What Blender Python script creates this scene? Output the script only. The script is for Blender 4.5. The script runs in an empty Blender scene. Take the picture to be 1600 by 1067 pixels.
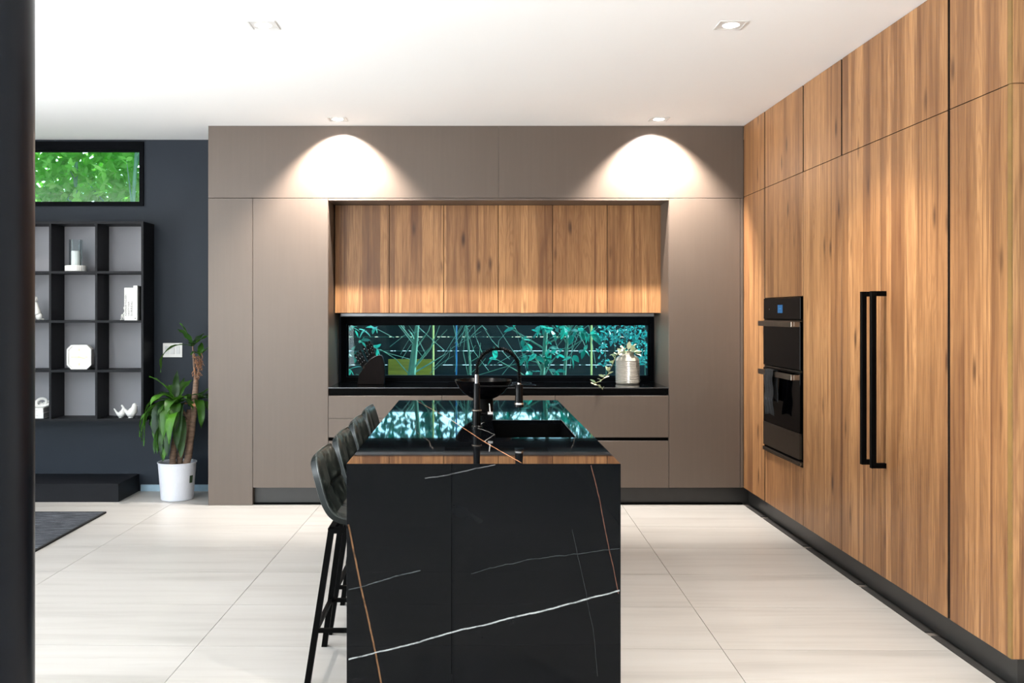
import bpy, bmesh, math, random
from mathutils import Vector, Matrix
PI = math.pi
SC = bpy.context.scene
COL = SC.collection
F = 1460.0; HCAM = 1.51
# ------------------------------------------------------------------ camera, world, sun, area lights, exposure
cam_d = bpy.data.cameras.new('camera'); cam = bpy.data.objects.new('camera', cam_d); COL.objects.link(cam)
cam.location = (0, 0, HCAM); cam.rotation_euler = (PI/2, 0, 0)
cam_d.sensor_width = 36; cam_d.lens = 36*F/1600
cam_d.shift_x = 64/1600; cam_d.shift_y = -44.5/1600
cam_d.clip_start = .05; cam_d.clip_end = 300
SC.camera = cam
SC.view_settings.view_transform = 'Standard'; SC.view_settings.look = 'None'
SC.view_settings.gamma = 1; SC.view_settings.use_curve_mapping = False
SC.view_settings.exposure = 0.2
w = bpy.data.worlds.new('sky'); SC.world = w; w.use_nodes = True
wn = w.node_tree.nodes; wl = w.node_tree.links
bg = wn['Background']; sky = wn.new('ShaderNodeTexSky')
sky.sky_type = 'NISHITA'; sky.sun_disc = False; sky.sun_elevation = math.radians(42); sky.sun_rotation = math.radians(30)
wl.new(sky.outputs[0], bg.inputs[0]); bg.inputs[1].default_value = 0.7
def light(name, kind, loc, energy, color=(1,1,1), direction=None, **kw):
    d = bpy.data.lights.new(name, kind); d.energy = energy; d.color = color
    for k, v in kw.items(): setattr(d, k, v)
    o = bpy.data.objects.new(name, d); COL.objects.link(o); o.location = loc
    if direction is not None:
        o.rotation_euler = Vector(direction).to_track_quat('-Z', 'Y').to_euler()
    return o
light('sun', 'SUN', (0, 20, 20), 18.0, (1, .95, .85), (-.70, -.28, -.62), angle=.01)
# daylight fills added at unseen rear and left openings, tilted up to brighten ceiling
light('daylight_fill_rear', 'AREA', (-4.3, -3.85, 1.2), 360, (.93, .97, 1), (.15, 1, 1.1), shape='RECTANGLE', size=3.6, size_y=2.3, spread=math.radians(120))
light('daylight_fill_left', 'AREA', (-6.1, 2.5, 1.1), 370, (.93, .97, 1), (1, 0, .62), shape='RECTANGLE', size=5.0, size_y=2.0, spread=math.radians(120))


# ------------------------------------------------------------------ helpers
def lin(c):
    r = []
    for v in c[:3]:
        v = v/255.0
        r.append(v/12.92 if v <= .04045 else ((v+.055)/1.055)**2.4)
    return (r[0], r[1], r[2], 1)
ORG = {}
def origin(p): return ORG.get(p.name, Vector((0, 0, 0))) if p else Vector((0, 0, 0))
def tag(o, label=None, cat=None, group=None, kind=None):
    if label: o['label'] = label
    if cat: o['category'] = cat
    if group: o['group'] = group
    if kind: o['kind'] = kind
    return o
def thing(name, label, cat, loc, group=None):
    o = bpy.data.objects.new(name, None); COL.objects.link(o); o.location = loc
    o.empty_display_size = .05
    ORG[o.name] = Vector(loc)
    return tag(o, label, cat, group)
def link_mesh(name, me, parent=None, org=None):
    o = bpy.data.objects.new(name, me); COL.objects.link(o)
    if parent: o.parent = parent
    ORG[o.name] = origin(parent)
    return o
def copy_tree(o, parent=None):
    c = o.copy(); COL.objects.link(c)
    if parent: c.parent = parent
    for ch in list(o.children): copy_tree(ch, c)
    return c
class MB:
    def __init__(s): s.bm = bmesh.new()
    def box(s, x0, x1, y0, y1, z0, z1, bev=0.0, seg=1):
        vs = [s.bm.verts.new((x, y, z)) for x in (x0, x1) for y in (y0, y1) for z in (z0, z1)]
        fs = []
        for q in ((0,1,3,2), (4,6,7,5), (0,4,5,1), (2,3,7,6), (0,2,6,4), (1,5,7,3)):
            fs.append(s.bm.faces.new([vs[i] for i in q]))
        if bev > 0:
            es = {e for f in fs for e in f.edges}
            bmesh.ops.bevel(s.bm, geom=list(es), offset=bev, segments=seg, affect='EDGES', profile=.5)
        return s
    def obox(s, p0, p1, wx, wy, up=(0, 0, 1)):
        """bar of rectangular section from p0 to p1"""
        p0, p1 = Vector(p0), Vector(p1); d = (p1-p0).normalized()
        u = Vector(up)
        if abs(d.dot(u)) > .99: u = Vector((1, 0, 0))
        a = d.cross(u).normalized(); b = a.cross(d).normalized()
        vs = []
        for p in (p0, p1):
            for i, j in ((-1,-1), (1,-1), (1,1), (-1,1)):
                vs.append(s.bm.verts.new(p + a*wx/2*i + b*wy/2*j))
        for q in ((0,1,2,3), (7,6,5,4), (0,4,5,1), (1,5,6,2), (2,6,7,3), (3,7,4,0)):
            s.bm.faces.new([vs[i] for i in q])
        return s
    def tube(s, pts, rad, n=10, caps=True):
        pts = [Vector(p) for p in pts]
        if not isinstance(rad, (list, tuple)): rad = [rad]*len(pts)
        rings = []; prev = None
        for i, p in enumerate(pts):
            d = (pts[min(i+1, len(pts)-1)] - pts[max(i-1, 0)])
            if d.length < 1e-9: d = Vector((0, 0, 1))
            d.normalize()
            if prev is None:
                u = Vector((0, 0, 1)) if abs(d.z) < .9 else Vector((1, 0, 0))
                a = d.cross(u).normalized()
            else:
                a = prev - d*prev.dot(d)
                if a.length < 1e-6: a = d.orthogonal()
                a.normalize()
            prev = a; b = d.cross(a)
            rings.append([s.bm.verts.new(p + (a*math.cos(2*PI*k/n) + b*math.sin(2*PI*k/n))*rad[i]) for k in range(n)])
        for r0, r1 in zip(rings, rings[1:]):
            for k in range(n): s.bm.faces.new((r0[k], r0[(k+1) % n], r1[(k+1) % n], r1[k]))
        if caps:
            s.bm.faces.new(rings[0][::-1]); s.bm.faces.new(rings[-1])
        return s
    def lathe(s, prof, c, n=32, rmod=None):
        rings = []
        for r, z in prof:
            if r < 1e-5: rings.append([s.bm.verts.new((c[0], c[1], c[2]+z))])
            else:
                rings.append([s.bm.verts.new((c[0]+r*(rmod(k, z) if rmod else 1)*math.cos(2*PI*k/n),
                                              c[1]+r*(rmod(k, z) if rmod else 1)*math.sin(2*PI*k/n), c[2]+z)) for k in range(n)])
        for r0, r1 in zip(rings, rings[1:]):
            for k in range(n):
                k2 = (k+1) % n
                if len(r0) == 1 and len(r1) == 1: continue
                if len(r0) == 1: s.bm.faces.new((r0[0], r1[k2], r1[k]))
                elif len(r1) == 1: s.bm.faces.new((r0[k], r0[k2], r1[0]))
                else: s.bm.faces.new((r0[k], r0[k2], r1[k2], r1[k]))
        return s
    def ball(s, c, r, sc=(1, 1, 1), rot=None, u=16, v=10):
        m = Matrix.Translation(Vector(c)) @ (rot if rot else Matrix()) @ Matrix.Diagonal((sc[0], sc[1], sc[2], 1))
        bmesh.ops.create_uvsphere(s.bm, u_segments=u, v_segments=v, radius=r, matrix=m); return s
    def poly(s, pts):
        s.bm.faces.new([s.bm.verts.new(p) for p in pts]); return s
    def prism(s, pts, off):
        off = Vector(off); a = [s.bm.verts.new(Vector(p)) for p in pts]; b = [s.bm.verts.new(Vector(p)+off) for p in pts]
        s.bm.faces.new(a[::-1]); s.bm.faces.new(b)
        for i in range(len(a)):
            j = (i+1) % len(a); s.bm.faces.new((a[i], a[j], b[j], b[i]))
        return s
    def grid(s, rows, closed=False):
        V = [[s.bm.verts.new(p) for p in r] for r in rows]
        for r0, r1 in zip(V, V[1:]):
            m = len(r0)
            for k in range(m if closed else m-1): s.bm.faces.new((r0[k], r0[(k+1) % m], r1[(k+1) % m], r1[k]))
        return s
    def build(s, name, mat, parent=None, smooth=False, bev=0):
        bmesh.ops.recalc_face_normals(s.bm, faces=s.bm.faces[:])
        o = origin(parent)
        for v in s.bm.verts: v.co -= o
        me = bpy.data.meshes.new(name); s.bm.to_mesh(me); s.bm.free()
        if smooth:
            me.polygons.foreach_set('use_smooth', [True]*len(me.polygons))
            try: me.set_sharp_from_angle(angle=math.radians(38))
            except Exception: pass
        if mat: me.materials.append(mat)
        ob = link_mesh(name, me, parent)
        if bev:
            b = ob.modifiers.new('bevel', 'BEVEL'); b.width = bev; b.segments = 2; b.limit_method = 'ANGLE'
        return ob
def struct(ob, label=None): ob['kind'] = 'structure'; return ob

# ------------------------------------------------------------------ node helpers
class NT:
    def __init__(s, name):
        s.m = bpy.data.materials.new(name); s.m.use_nodes = True
        s.t = s.m.node_tree; s.N = s.t.nodes; s.b = s.N['Principled BSDF']; s.out = s.N['Material Output']
    def n(s, typ, **kw):
        x = s.N.new(typ)
        for k, v in kw.items(): setattr(x, k, v)
        return x
    def put(s, inp, v):
        if hasattr(v, 'is_output') or isinstance(v, bpy.types.NodeSocket): s.t.links.new(v, inp)
        else: inp.default_value = v
    def math(s, op, a, b=0.0, c=None):
        x = s.n('ShaderNodeMath', operation=op); s.put(x.inputs[0], a); s.put(x.inputs[1], b)
        if c is not None: s.put(x.inputs[2], c)
        return x.outputs[0]
    def pos(s, kind='world'):
        if kind == 'world': o = s.n('ShaderNodeNewGeometry').outputs['Position']
        else: o = s.n('ShaderNodeTexCoord').outputs['Object']
        sp = s.n('ShaderNodeSeparateXYZ'); s.t.links.new(o, sp.inputs[0]); return o, sp.outputs[0], sp.outputs[1], sp.outputs[2]
    def vec(s, x, y, z):
        c = s.n('ShaderNodeCombineXYZ'); s.put(c.inputs[0], x); s.put(c.inputs[1], y); s.put(c.inputs[2], z); return c.outputs[0]
    def noise(s, v, scale, detail=3, rough=.5, dist=0.0):
        x = s.n('ShaderNodeTexNoise'); s.t.links.new(v, x.inputs['Vector'])
        x.inputs['Scale'].default_value = scale; x.inputs['Detail'].default_value = detail
        x.inputs['Roughness'].default_value = rough; x.inputs['Distortion'].default_value = dist
        return x.outputs['Fac']
    def mapr(s, v, a, b, c=0.0, d=1.0, smooth=False):
        x = s.n('ShaderNodeMapRange'); x.clamp = True
        if smooth: x.interpolation_type = 'SMOOTHSTEP'
        s.put(x.inputs[0], v)
        for i, q in enumerate((a, b, c, d)): s.put(x.inputs[i+1], q)
        return x.outputs[0]
    def mix(s, f, a, b, mode='MIX'):
        x = s.n('ShaderNodeMix', data_type='RGBA', blend_type=mode)
        s.put(x.inputs[0], f); s.put(x.inputs[6], a); s.put(x.inputs[7], b); return x.outputs[2]
    def ramp(s, v, stops):
        x = s.n('ShaderNodeValToRGB'); s.put(x.inputs[0], v); e = x.color_ramp.elements
        e[0].position, e[0].color = stops[0]; e[1].position, e[1].color = stops[-1]
        for p, c in stops[1:-1]:
            k = e.new(p); k.color = c
        return x.outputs[0]
    def bump(s, h, strength=.2, dist=.002):
        x = s.n('ShaderNodeBump'); x.inputs['Strength'].default_value = strength; x.inputs['Distance'].default_value = dist
        s.put(x.inputs['Height'], h); s.t.links.new(x.outputs[0], s.b.inputs['Normal'])
    def set(s, **kw):
        nm = {'color': 'Base Color', 'rough': 'Roughness', 'metal': 'Metallic', 'spec': 'Specular IOR Level', 'coat': 'Coat Weight',
              'trans': 'Transmission Weight', 'emit': 'Emission Color', 'emits': 'Emission Strength', 'ior': 'IOR', 'coatr': 'Coat Roughness', 'aniso': 'Anisotropic'}
        for k, v in kw.items(): s.put(s.b.inputs[nm[k]], v)
        return s.m
def simple(name, rgb, rough=.5, metal=0.0, var=.06, scale=12, bump=0.0, stretch=(1, 1, 1), **kw):
    t = NT(name); o, x, y, z = t.pos('obj')
    v = t.vec(t.math('MULTIPLY', x, stretch[0]), t.math('MULTIPLY', y, stretch[1]), t.math('MULTIPLY', z, stretch[2]))
    f = t.noise(v, scale, 4)
    c = lin(rgb); d = tuple(max(0, q*(1-var*3)) for q in c[:3])+(1,); e = tuple(min(1, q*(1+var*3)) for q in c[:3])+(1,)
    t.set(color=t.ramp(f, [(.25, d), (.75, e)]), rough=rough, metal=metal, **kw)
    if bump: t.bump(f, bump)
    return t.m

def wood(name):
    t = NT(name); o, x, y, z = t.pos('world')
    u = t.math('ADD', x, y)
    s_ = t.math('ADD', t.math('MULTIPLY', u, 9.5), t.math('MULTIPLY', t.math('SINE', t.math('MULTIPLY', u, 6.3)), 1.2))
    idx = t.math('FLOOR', s_)
    wn_ = t.n('ShaderNodeTexWhiteNoise', noise_dimensions='1D'); t.put(wn_.inputs['W'], idx); tone = wn_.outputs['Value']
    broad = t.noise(t.vec(t.math('MULTIPLY', u, 9.0), t.math('MULTIPLY', z, .8), idx), 1.0, 3, .55, .6)
    fine = t.noise(t.vec(t.math('MULTIPLY', u, 130.0), t.math('MULTIPLY', z, 3.5), t.math('MULTIPLY', idx, 7.3)), 1.0, 5, .65, .2)
    field = t.noise(t.vec(t.math('MULTIPLY', u, 10.0), t.math('MULTIPLY', z, .75), t.math('MULTIPLY', idx, 3.1)), 1.0, 2, .45, .4)
    rings = t.math('SINE', t.math('MULTIPLY', field, 95.0))
    rings = t.mapr(rings, .1, 1.0, 0, 1)
    vor = t.n('ShaderNodeTexVoronoi'); t.put(vor.inputs['Vector'], t.vec(t.math('MULTIPLY', u, 8.0), t.math('MULTIPLY', z, 2.3), 0.0)); vor.inputs['Scale'].default_value = 1.0
    kn = t.mapr(vor.outputs['Distance'], .02, .21, 1, 0, True)
    rsel = t.n('ShaderNodeSeparateColor'); t.put(rsel.inputs[0], vor.outputs['Color']); kn = t.math('MULTIPLY', kn, t.mapr(rsel.outputs[0], .12, .4, 0, 1))
    kn = t.math('MULTIPLY', kn, t.mapr(fine, .3, .5, .6, 1))
    streak = t.noise(t.vec(t.math('MULTIPLY', u, 28.0), t.math('MULTIPLY', z, .55), t.math('MULTIPLY', idx, 1.7)), 1.0, 3, .6, .5)
    val = t.math('ADD', t.math('MULTIPLY', tone, .30), t.math('MULTIPLY', broad, .72))
    base = t.ramp(val, [(.24, lin((108, 72, 45))), (.42, lin((148, 106, 68))), (.62, lin((174, 128, 84))), (.85, lin((194, 147, 100)))])
    c1 = t.mix(t.mapr(streak, .52, .70, 0, .8), base, lin((92, 56, 34)))
    c2 = t.mix(t.mapr(fine, .46, .70, 0, .62), c1, lin((98, 62, 38)))
    c3 = t.mix(t.math('MULTIPLY', rings, .3), c2, lin((120, 78, 46)))
    c4 = t.mix(t.math('MULTIPLY', kn, .9), c3, lin((56, 30, 16)))
    fr_ = t.math('FRACT', s_); c4 = t.mix(t.math('MULTIPLY', t.mapr(t.math('ABSOLUTE', t.math('SUBTRACT', fr_, .5)), .475, .495, 0, 1), t.mapr(tone, .2, .9, .1, .7)), c4, lin((84, 52, 32)))
    t.set(color=c4, rough=.42, spec=.4)
    t.bump(fine, .12, .001)
    return t.m

def marble(name, veins, axes, base=(7, 9, 12)):
    """black marble; each vein is a polyline (p, q) running monotonically along its own axis"""
    t = NT(name); o, x, y, z = t.pos('world'); ax = {'x': x, 'y': y, 'z': z}
    wig = t.noise(o, 9.0, 4, .6); wig = t.math('MULTIPLY', t.math('SUBTRACT', wig, .5), .03)
    cl = t.noise(o, 2.2, 5, .6, 1.5)
    col = t.ramp(cl, [(.35, lin(base)), (.62, lin((9, 11, 14))), (.85, lin((20, 24, 27)))])
    brk = t.noise(o, 22.0, 3, .6)
    for (along, across, pts, wd, rgb, soft) in veins:
        p0, p1 = pts[0][0], pts[-1][0]
        if p0 > p1: pts = pts[::-1]; p0, p1 = p1, p0
        q0 = min(q for _, q in pts)-.02; q1 = max(q for _, q in pts)+.02
        tt = t.mapr(ax[along], p0, p1, 0, 1)
        fc = t.n('ShaderNodeFloatCurve'); cv = fc.mapping.curves[0]
        nn = [((p-p0)/(p1-p0), (q-q0)/(q1-q0)) for p, q in pts]
        cv.points[0].location = nn[0]; cv.points[1].location = nn[-1]
        for a in nn[1:-1]: cv.points.new(*a)
        for p in cv.points: p.handle_type = 'VECTOR'
        fc.mapping.update(); t.put(fc.inputs['Value'], tt)
        f = t.math('ADD', t.math('MULTIPLY', fc.outputs[0], q1-q0), q0)
        f = t.math('ADD', f, t.math('MULTIPLY', wig, soft))
        d = t.math('ABSOLUTE', t.math('SUBTRACT', ax[across], f))
        m = t.mapr(d, wd*.35, wd, 1, 0)
        ins = t.math('MULTIPLY', t.math('GREATER_THAN', ax[along], p0+.0005), t.math('LESS_THAN', ax[along], p1-.0005))
        m = t.math('MULTIPLY', t.math('MULTIPLY', m, ins), t.mapr(brk, .3, .55, .35, 1))
        col = t.mix(m, col, lin(rgb))
    t.set(color=col, rough=.03, spec=.15)
    return t.m

M = {}
M['wood'] = wood('oak_veneer')
M['taupe'] = simple('taupe_laminate', (93, 81, 72), .42, var=.012, scale=3, stretch=(14, 14, .6))
M['carcass'] = simple('black_carcass', (7, 7, 7), .8, spec=.05)
M['kick'] = simple('dark_grey_plinth', (40, 39, 38), .38, var=.03)
M['floortrim'] = simple('dark_floor_joint', (50, 48, 46), .6)
M['navy'] = simple('navy_wall_paint', (29, 37, 47), .6, spec=.3, var=.03, scale=2)
M['white'] = simple('white_ceiling_paint', (250, 250, 249), .9, var=.001, scale=1)
M['wallpaint'] = simple('warm_white_wall', (215, 212, 206), .8, var=.01, scale=1)
M['shelf'] = simple('black_shelf_board', (22, 23, 27), .5, var=.05, spec=.15)
M['shelfback'] = simple('grey_shelf_back', (136, 136, 142), .6, var=.04, scale=1.5)
M['blackgloss'] = simple('black_glass', (3, 3, 4), .04, var=.02, spec=.5, ior=1.13)
M['counter'] = simple('black_polished_worktop', (3, 4, 5), .05, var=.1, scale=30, spec=.25)
M['blackframe'] = simple('black_window_frame', (6, 8, 12), .5, spec=.04)
M['blacksatin'] = simple('satin_black_metal', (4, 4, 5), .25, spec=.1)
M['blackmatt'] = simple('matt_black_metal', (4, 4, 4), .5, spec=.05)
M['steel'] = simple('brushed_steel', (120, 112, 104), .28, 1.0, var=.05, stretch=(30, 1, 1))
M['darksteel'] = simple('dark_brushed_steel', (104, 97, 89), .3, 1.0, var=.03, stretch=(1, 1, 40))
M['alu'] = simple('grey_aluminium', (120, 122, 126), .35, .7, var=.03)
M['chrome'] = simple('chrome', (220, 220, 222), .1, 1.0, var=.01)
M['ceramic'] = simple('white_ceramic', (218, 217, 214), .3, var=.01)
M['whitematt'] = simple('matt_white_resin', (220, 219, 216), .55, var=.01)
M['paper'] = simple('white_paper', (232, 231, 228), .6, var=.02, stretch=(1, 1, 60))
M['gold'] = simple('brass', (222, 196, 140), .25, 1.0, var=.02)
M['ink'] = simple('dark_ink', (50, 48, 46), .6)
M['edge'] = simple('olive_wood_edge', (128, 98, 52), .5, var=.05)
M['dooredge'] = simple('dark_brown_door_edge', (34, 22, 14), .6)
M['soil'] = simple('dark_soil', (34, 26, 20), .9, var=.2, scale=60, bump=.6)
M['cane'] = simple('brown_cane_bark', (120, 96, 80), .75, var=.16, scale=20, bump=.5, stretch=(1, 1, 4))
M['deadleaf'] = simple('dry_brown_leaf', (150, 104, 74), .7, var=.15)
M['potgrey'] = simple('pale_grey_pot', (214, 216, 224), .4, var=.02, stretch=(30, 30, 1))
M['towel'] = simple('dark_grey_terry', (15, 18, 22), .9, var=.2, scale=120, bump=.8)
M['fence'] = simple('dark_stained_boards', (10, 26, 32), .7, var=.18, scale=3, stretch=(1, 1, 14))
M['fencesunlit'] = simple('sunlit_board_tone', (170, 150, 50), .7, var=.1, scale=3, stretch=(1, 1, 14))  # sunlight on the fence boards put into the colour
M['pole'] = simple('pale_bamboo', (250, 240, 150), .5, var=.03)
M['trunk'] = simple('grey_green_bark', (104, 150, 128), .8, var=.16, scale=14, bump=.5, stretch=(1, 1, .4))
M['twig'] = simple('pale_teal_twig', (128, 176, 158), .7, var=.1)
M['paving'] = simple('pale_paving', (214, 212, 204), .8, var=.03, scale=4)
M['knifewood'] = simple('dark_brown_block', (12, 8, 8), .5, spec=.05, var=.12, stretch=(8, 8, 1))
def leafmat(name, a, b, tr=.5, rough=.35):
    t = NT(name); o, x, y, z = t.pos('obj')
    oi = t.n('ShaderNodeObjectInfo')
    f = t.noise(o, 6, 3)
    f = t.math('ADD', t.math('MULTIPLY', f, .5), t.math('MULTIPLY', oi.outputs['Random'], .5))
    c = t.ramp(f, [(.25, lin(a)), (.75, lin(b))])
    t.set(color=c, rough=rough)
    tl = t.n('ShaderNodeBsdfTranslucent'); t.put(tl.inputs[0], t.mix(.25, c, lin((150, 215, 90)) if 'teal' not in name else lin((60, 210, 190))))
    mx = t.n('ShaderNodeMixShader'); mx.inputs[0].default_value = tr
    t.t.links.new(t.b.outputs[0], mx.inputs[1]); t.t.links.new(tl.outputs[0], mx.inputs[2]); t.t.links.new(mx.outputs[0], t.out.inputs[0])
    return t.m
M['leaf'] = leafmat('hedge_leaf', (104, 196, 62), (184, 240, 130), .6)
M['leafdark'] = leafmat('deep_hedge_leaf', (40, 110, 45), (100, 170, 80))
M['leafteal'] = leafmat('teal_green_leaf', (14, 110, 98), (40, 178, 150), .4)
M['tealdark'] = leafmat('deep_teal_leaf', (8, 74, 62), (20, 120, 92), .4)
M['palmleaf'] = leafmat('strap_leaf', (10, 44, 12), (66, 120, 26), .2, .45)
M['creamleaf'] = leafmat('cream_variegated_leaf', (150, 170, 140), (245, 238, 205), .2)
M['shrubleaf'] = leafmat('silver_shrub_leaf_teal', (20, 130, 130), (90, 210, 205), .3)
def glass(name, tint, refl=1.0):
    t = NT(name); tr = t.n('ShaderNodeBsdfTransparent'); tr.inputs[0].default_value = tint
    gl = t.n('ShaderNodeBsdfGlossy'); gl.inputs['Roughness'].default_value = .01
    fr = t.n('ShaderNodeFresnel'); fr.inputs[0].default_value = 1.45
    o, x, y, z = t.pos('world')
    nz = t.noise(o, .4, 1); mx = t.n('ShaderNodeMixShader')
    t.put(mx.inputs[0], t.math('MULTIPLY', fr.outputs[0], t.mapr(nz, 0, 1, .9*refl, refl)))
    t.t.links.new(tr.outputs[0], mx.inputs[1]); t.t.links.new(gl.outputs[0], mx.inputs[2]); t.t.links.new(mx.outputs[0], t.out.inputs[0])
    t.N.remove(t.b); return t.m
M['glassteal'] = glass('teal_tinted_pane', (.58, .78, .83, 1), .25)
M['glassclear'] = glass('clear_pane', (.88, .95, .9, 1), .6)
M['glassvase'] = glass('clear_glass', (.93, .96, .97, 1), .45)
def emissive(name, rgb, s):
    t = NT(name); t.set(color=(0, 0, 0, 1), emit=rgb, emits=s); return t.m
M['lamp'] = emissive('lit_lamp_lens', (1, .97, .92, 1), 14)
M['screen'] = emissive('blue_display', lin((30, 110, 170)), .7)
M['digit'] = emissive('pale_blue_digits', lin((90, 180, 230)), .9)
def tile_mat():
    t = NT('beige_stone_tile'); o, x, y, z = t.pos('world'); oi = t.n('ShaderNodeObjectInfo')
    r = oi.outputs['Random']
    v = t.vec(t.math('ADD', t.math('MULTIPLY', x, .35), t.math('MULTIPLY', r, 17)), t.math('ADD', t.math('MULTIPLY', y, 5.0), t.math('MULTIPLY', r, 31)), r)
    f = t.noise(v, 1.6, 5, .6, .35)
    g = t.noise(v, 5.0, 4, .6, .6)
    c = t.ramp(f, [(.3, lin((168, 165, 160))), (.5, lin((182, 179, 174))), (.75, lin((189, 187, 183)))])
    c = t.mix(t.mapr(g, .6, .78, 0, .45), c, lin((160, 154, 147)))
    t.set(color=c, rough=t.mapr(f, .2, .8, .30, .42), spec=.4)
    return t.m
M['tile'] = tile_mat()
M['grout'] = simple('grey_grout', (120, 112, 104), .8)
def rug_mat():
    t = NT('woven_grey_rug'); o, x, y, z = t.pos('world')
    f = t.noise(t.vec(t.math('MULTIPLY', x, 6), t.math('MULTIPLY', y, 60), 0.0), 1.0, 5, .7, .4)
    g = t.noise(o, 160, 2)
    c = t.ramp(f, [(.3, lin((18, 20, 23))), (.5, lin((62, 66, 74))), (.72, lin((136, 142, 152)))])
    c = t.mix(t.mapr(g, .3, .7, 0, .5), c, lin((30, 32, 36)))
    t.set(color=c, rough=.95); t.bump(g, .8, .004); return t.m
M['rug'] = rug_mat()
M['rugedge'] = simple('black_rug_binding', (16, 16, 17), .9)
def leather():
    t = NT('worn_green_leather'); o, x, y, z = t.pos('obj')
    f = t.noise(o, 16, 5, .6, 1.2); g = t.noise(o, 300, 2)
    c = t.ramp(f, [(.34, lin((24, 29, 28))), (.52, lin((50, 56, 53))), (.74, lin((116, 122, 114)))])
    t.set(color=c, rough=t.mapr(f, .2, .8, .3, .45), spec=.5); t.bump(g, .15, .0006); return t.m
M['leather'] = leather()
def column_mat():
    t = NT('dark_painted_column'); o, x, y, z = t.pos('obj')
    f = t.noise(t.vec(t.math('MULTIPLY', x, 30), t.math('MULTIPLY', y, 30), z), 1.0, 3)
    t.set(color=t.ramp(f, [(.3, lin((13, 17, 24))), (.7, lin((18, 22, 30)))]), rough=.3, spec=.2); return t.m
M['column'] = column_mat()
FV = [('z', 'x', [(0, -.335), (.195, -.372), (.472, -.432), (.69, -.476)], .0042, (126, 92, 64), .25),
      ('z', 'x', [(.42, .573), (.626, .529), (.797, .496), (.92, .466)], .0022, (104, 72, 60), .3),
      ('x', 'z', [(-.476, .165), (-.25, .220), (-.06, .275), (.24, .345), (.577, .434)], .0038, (176, 182, 184), .5),
      ('x', 'z', [(-.476, .438), (-.325, .477), (-.196, .513)], .0025, (84, 90, 92), .7),
      ('x', 'z', [(-.18, .868), (-.09, .882), (.017, .908), (.095, .921)], .0022, (104, 106, 108), .4),
      ('z', 'x', [(.10, .49), (.277, .475), (.515, .427), (.67, .392)], .0009, (60, 64, 66), .4),
      ('x', 'z', [(.0, .5), (.22, .553), (.577, .597)], .0016, (62, 68, 70), .8)]
M['marblefront'] = marble('black_veined_marble_panel', FV, None)
TV = [('y', 'x', [(3.62, .203), (4.205, .069), (5.11, -.109), (6.26, -.369)], .0035, (222, 160, 118), .25),
      ('y', 'x', [(4.25, .06), (4.5, .115), (4.8, .02), (5.0, .07)], .0022, (200, 200, 196), 1.2),
      ('y', 'x', [(4.0, -.16), (4.3, -.2), (4.6, -.27), (5.3, -.33)], .002, (120, 110, 104), .8),
      ('y', 'x', [(3.95, .42), (4.6, .52), (5.6, .47), (6.2, .55)], .0016, (96, 92, 90), .9)]
M['marbletop'] = marble('black_veined_marble_top', TV, None)

# ------------------------------------------------------------------ setting
YB = 7.93; YC = 7.336; XW = 2.141; ZC = 2.98
LX, RX, RY = -6.4, 2.80, -4.0
struct(MB().box(LX-.2, RX+.2, RY-.2, YB+.2, ZC, ZC+.2).build('ceiling', M['white']))
# floor: base + individually laid tiles
fl = struct(MB().box(LX-.2, RX+.2, RY-.2, YB+.2, -.12, -.004).build('floor', M['grout']))
th = -math.atan(27/1460.0); ct, st = math.cos(th), math.sin(th)
GO = Vector((-1.251, 3.814+.02)); TW, TH, GAP = 1.186, .602, .0028
def clip(poly, lo, hi, ax):
    for lim, sg in ((lo, 1), (hi, -1)):
        out = []
        for i in range(len(poly)):
            a, b = poly[i], poly[(i+1) % len(poly)]
            da, db = sg*(a[ax]-lim), sg*(b[ax]-lim)
            if da >= 0: out.append(a)
            if (da >= 0) != (db >= 0):
                k = da/(da-db); out.append((a[0]+(b[0]-a[0])*k, a[1]+(b[1]-a[1])*k))
        poly = out
        if not poly: return poly
    return poly
rest = MB(); nt = 0
# row line passes Y = 4.197 at X = 1.0
r0 = (4.197 - GO.y + (1.0-GO.x)*.0185) % TH
for i in range(-6, 5):
    for j in range(-14, 9):
        cs = []
        for a, b in ((0, 0), (1, 0), (1, 1), (0, 1)):
            lx = i*TW + (a*TW + (GAP/2 if a == 0 else -GAP/2)); ly = r0 + j*TH + (b*TH + (GAP/2 if b == 0 else -GAP/2))
            cs.append((GO.x + lx*ct - ly*st, GO.y + lx*st + ly*ct))
        p = clip(clip(cs, LX, XW+.003, 0), RY, YB, 1)
        if len(p) < 3: continue
        cy = sum(q[1] for q in p)/len(p); cx = sum(q[0] for q in p)/len(p)
        vis = cy > 2.6 and cx > -.62*cy-.6
        if vis:
            mb = MB(); mb.prism([(q[0]-cx, q[1]-cy, -.01) for q in p], (0, 0, .01))
            me = bpy.data.meshes.new('tile'); bmesh.ops.recalc_face_normals(mb.bm, faces=mb.bm.faces[:]); mb.bm.to_mesh(me); mb.bm.free()
            me.materials.append(M['tile']); o = link_mesh('tile', me, fl); o.location = (cx, cy, 0); nt += 1
        else: rest.prism([(q[0], q[1], -.01) for q in p], (0, 0, .01))
o = rest.build('tile_field', M['tile'], fl); o['kind'] = 'stuff'
# right beyond the tiles, under the cupboard fronts and behind the camera
ex = MB().box(XW+.002, RX+.1, RY, 3.66, -.01, 0).build('tile_border', M['tile'], fl)
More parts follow.
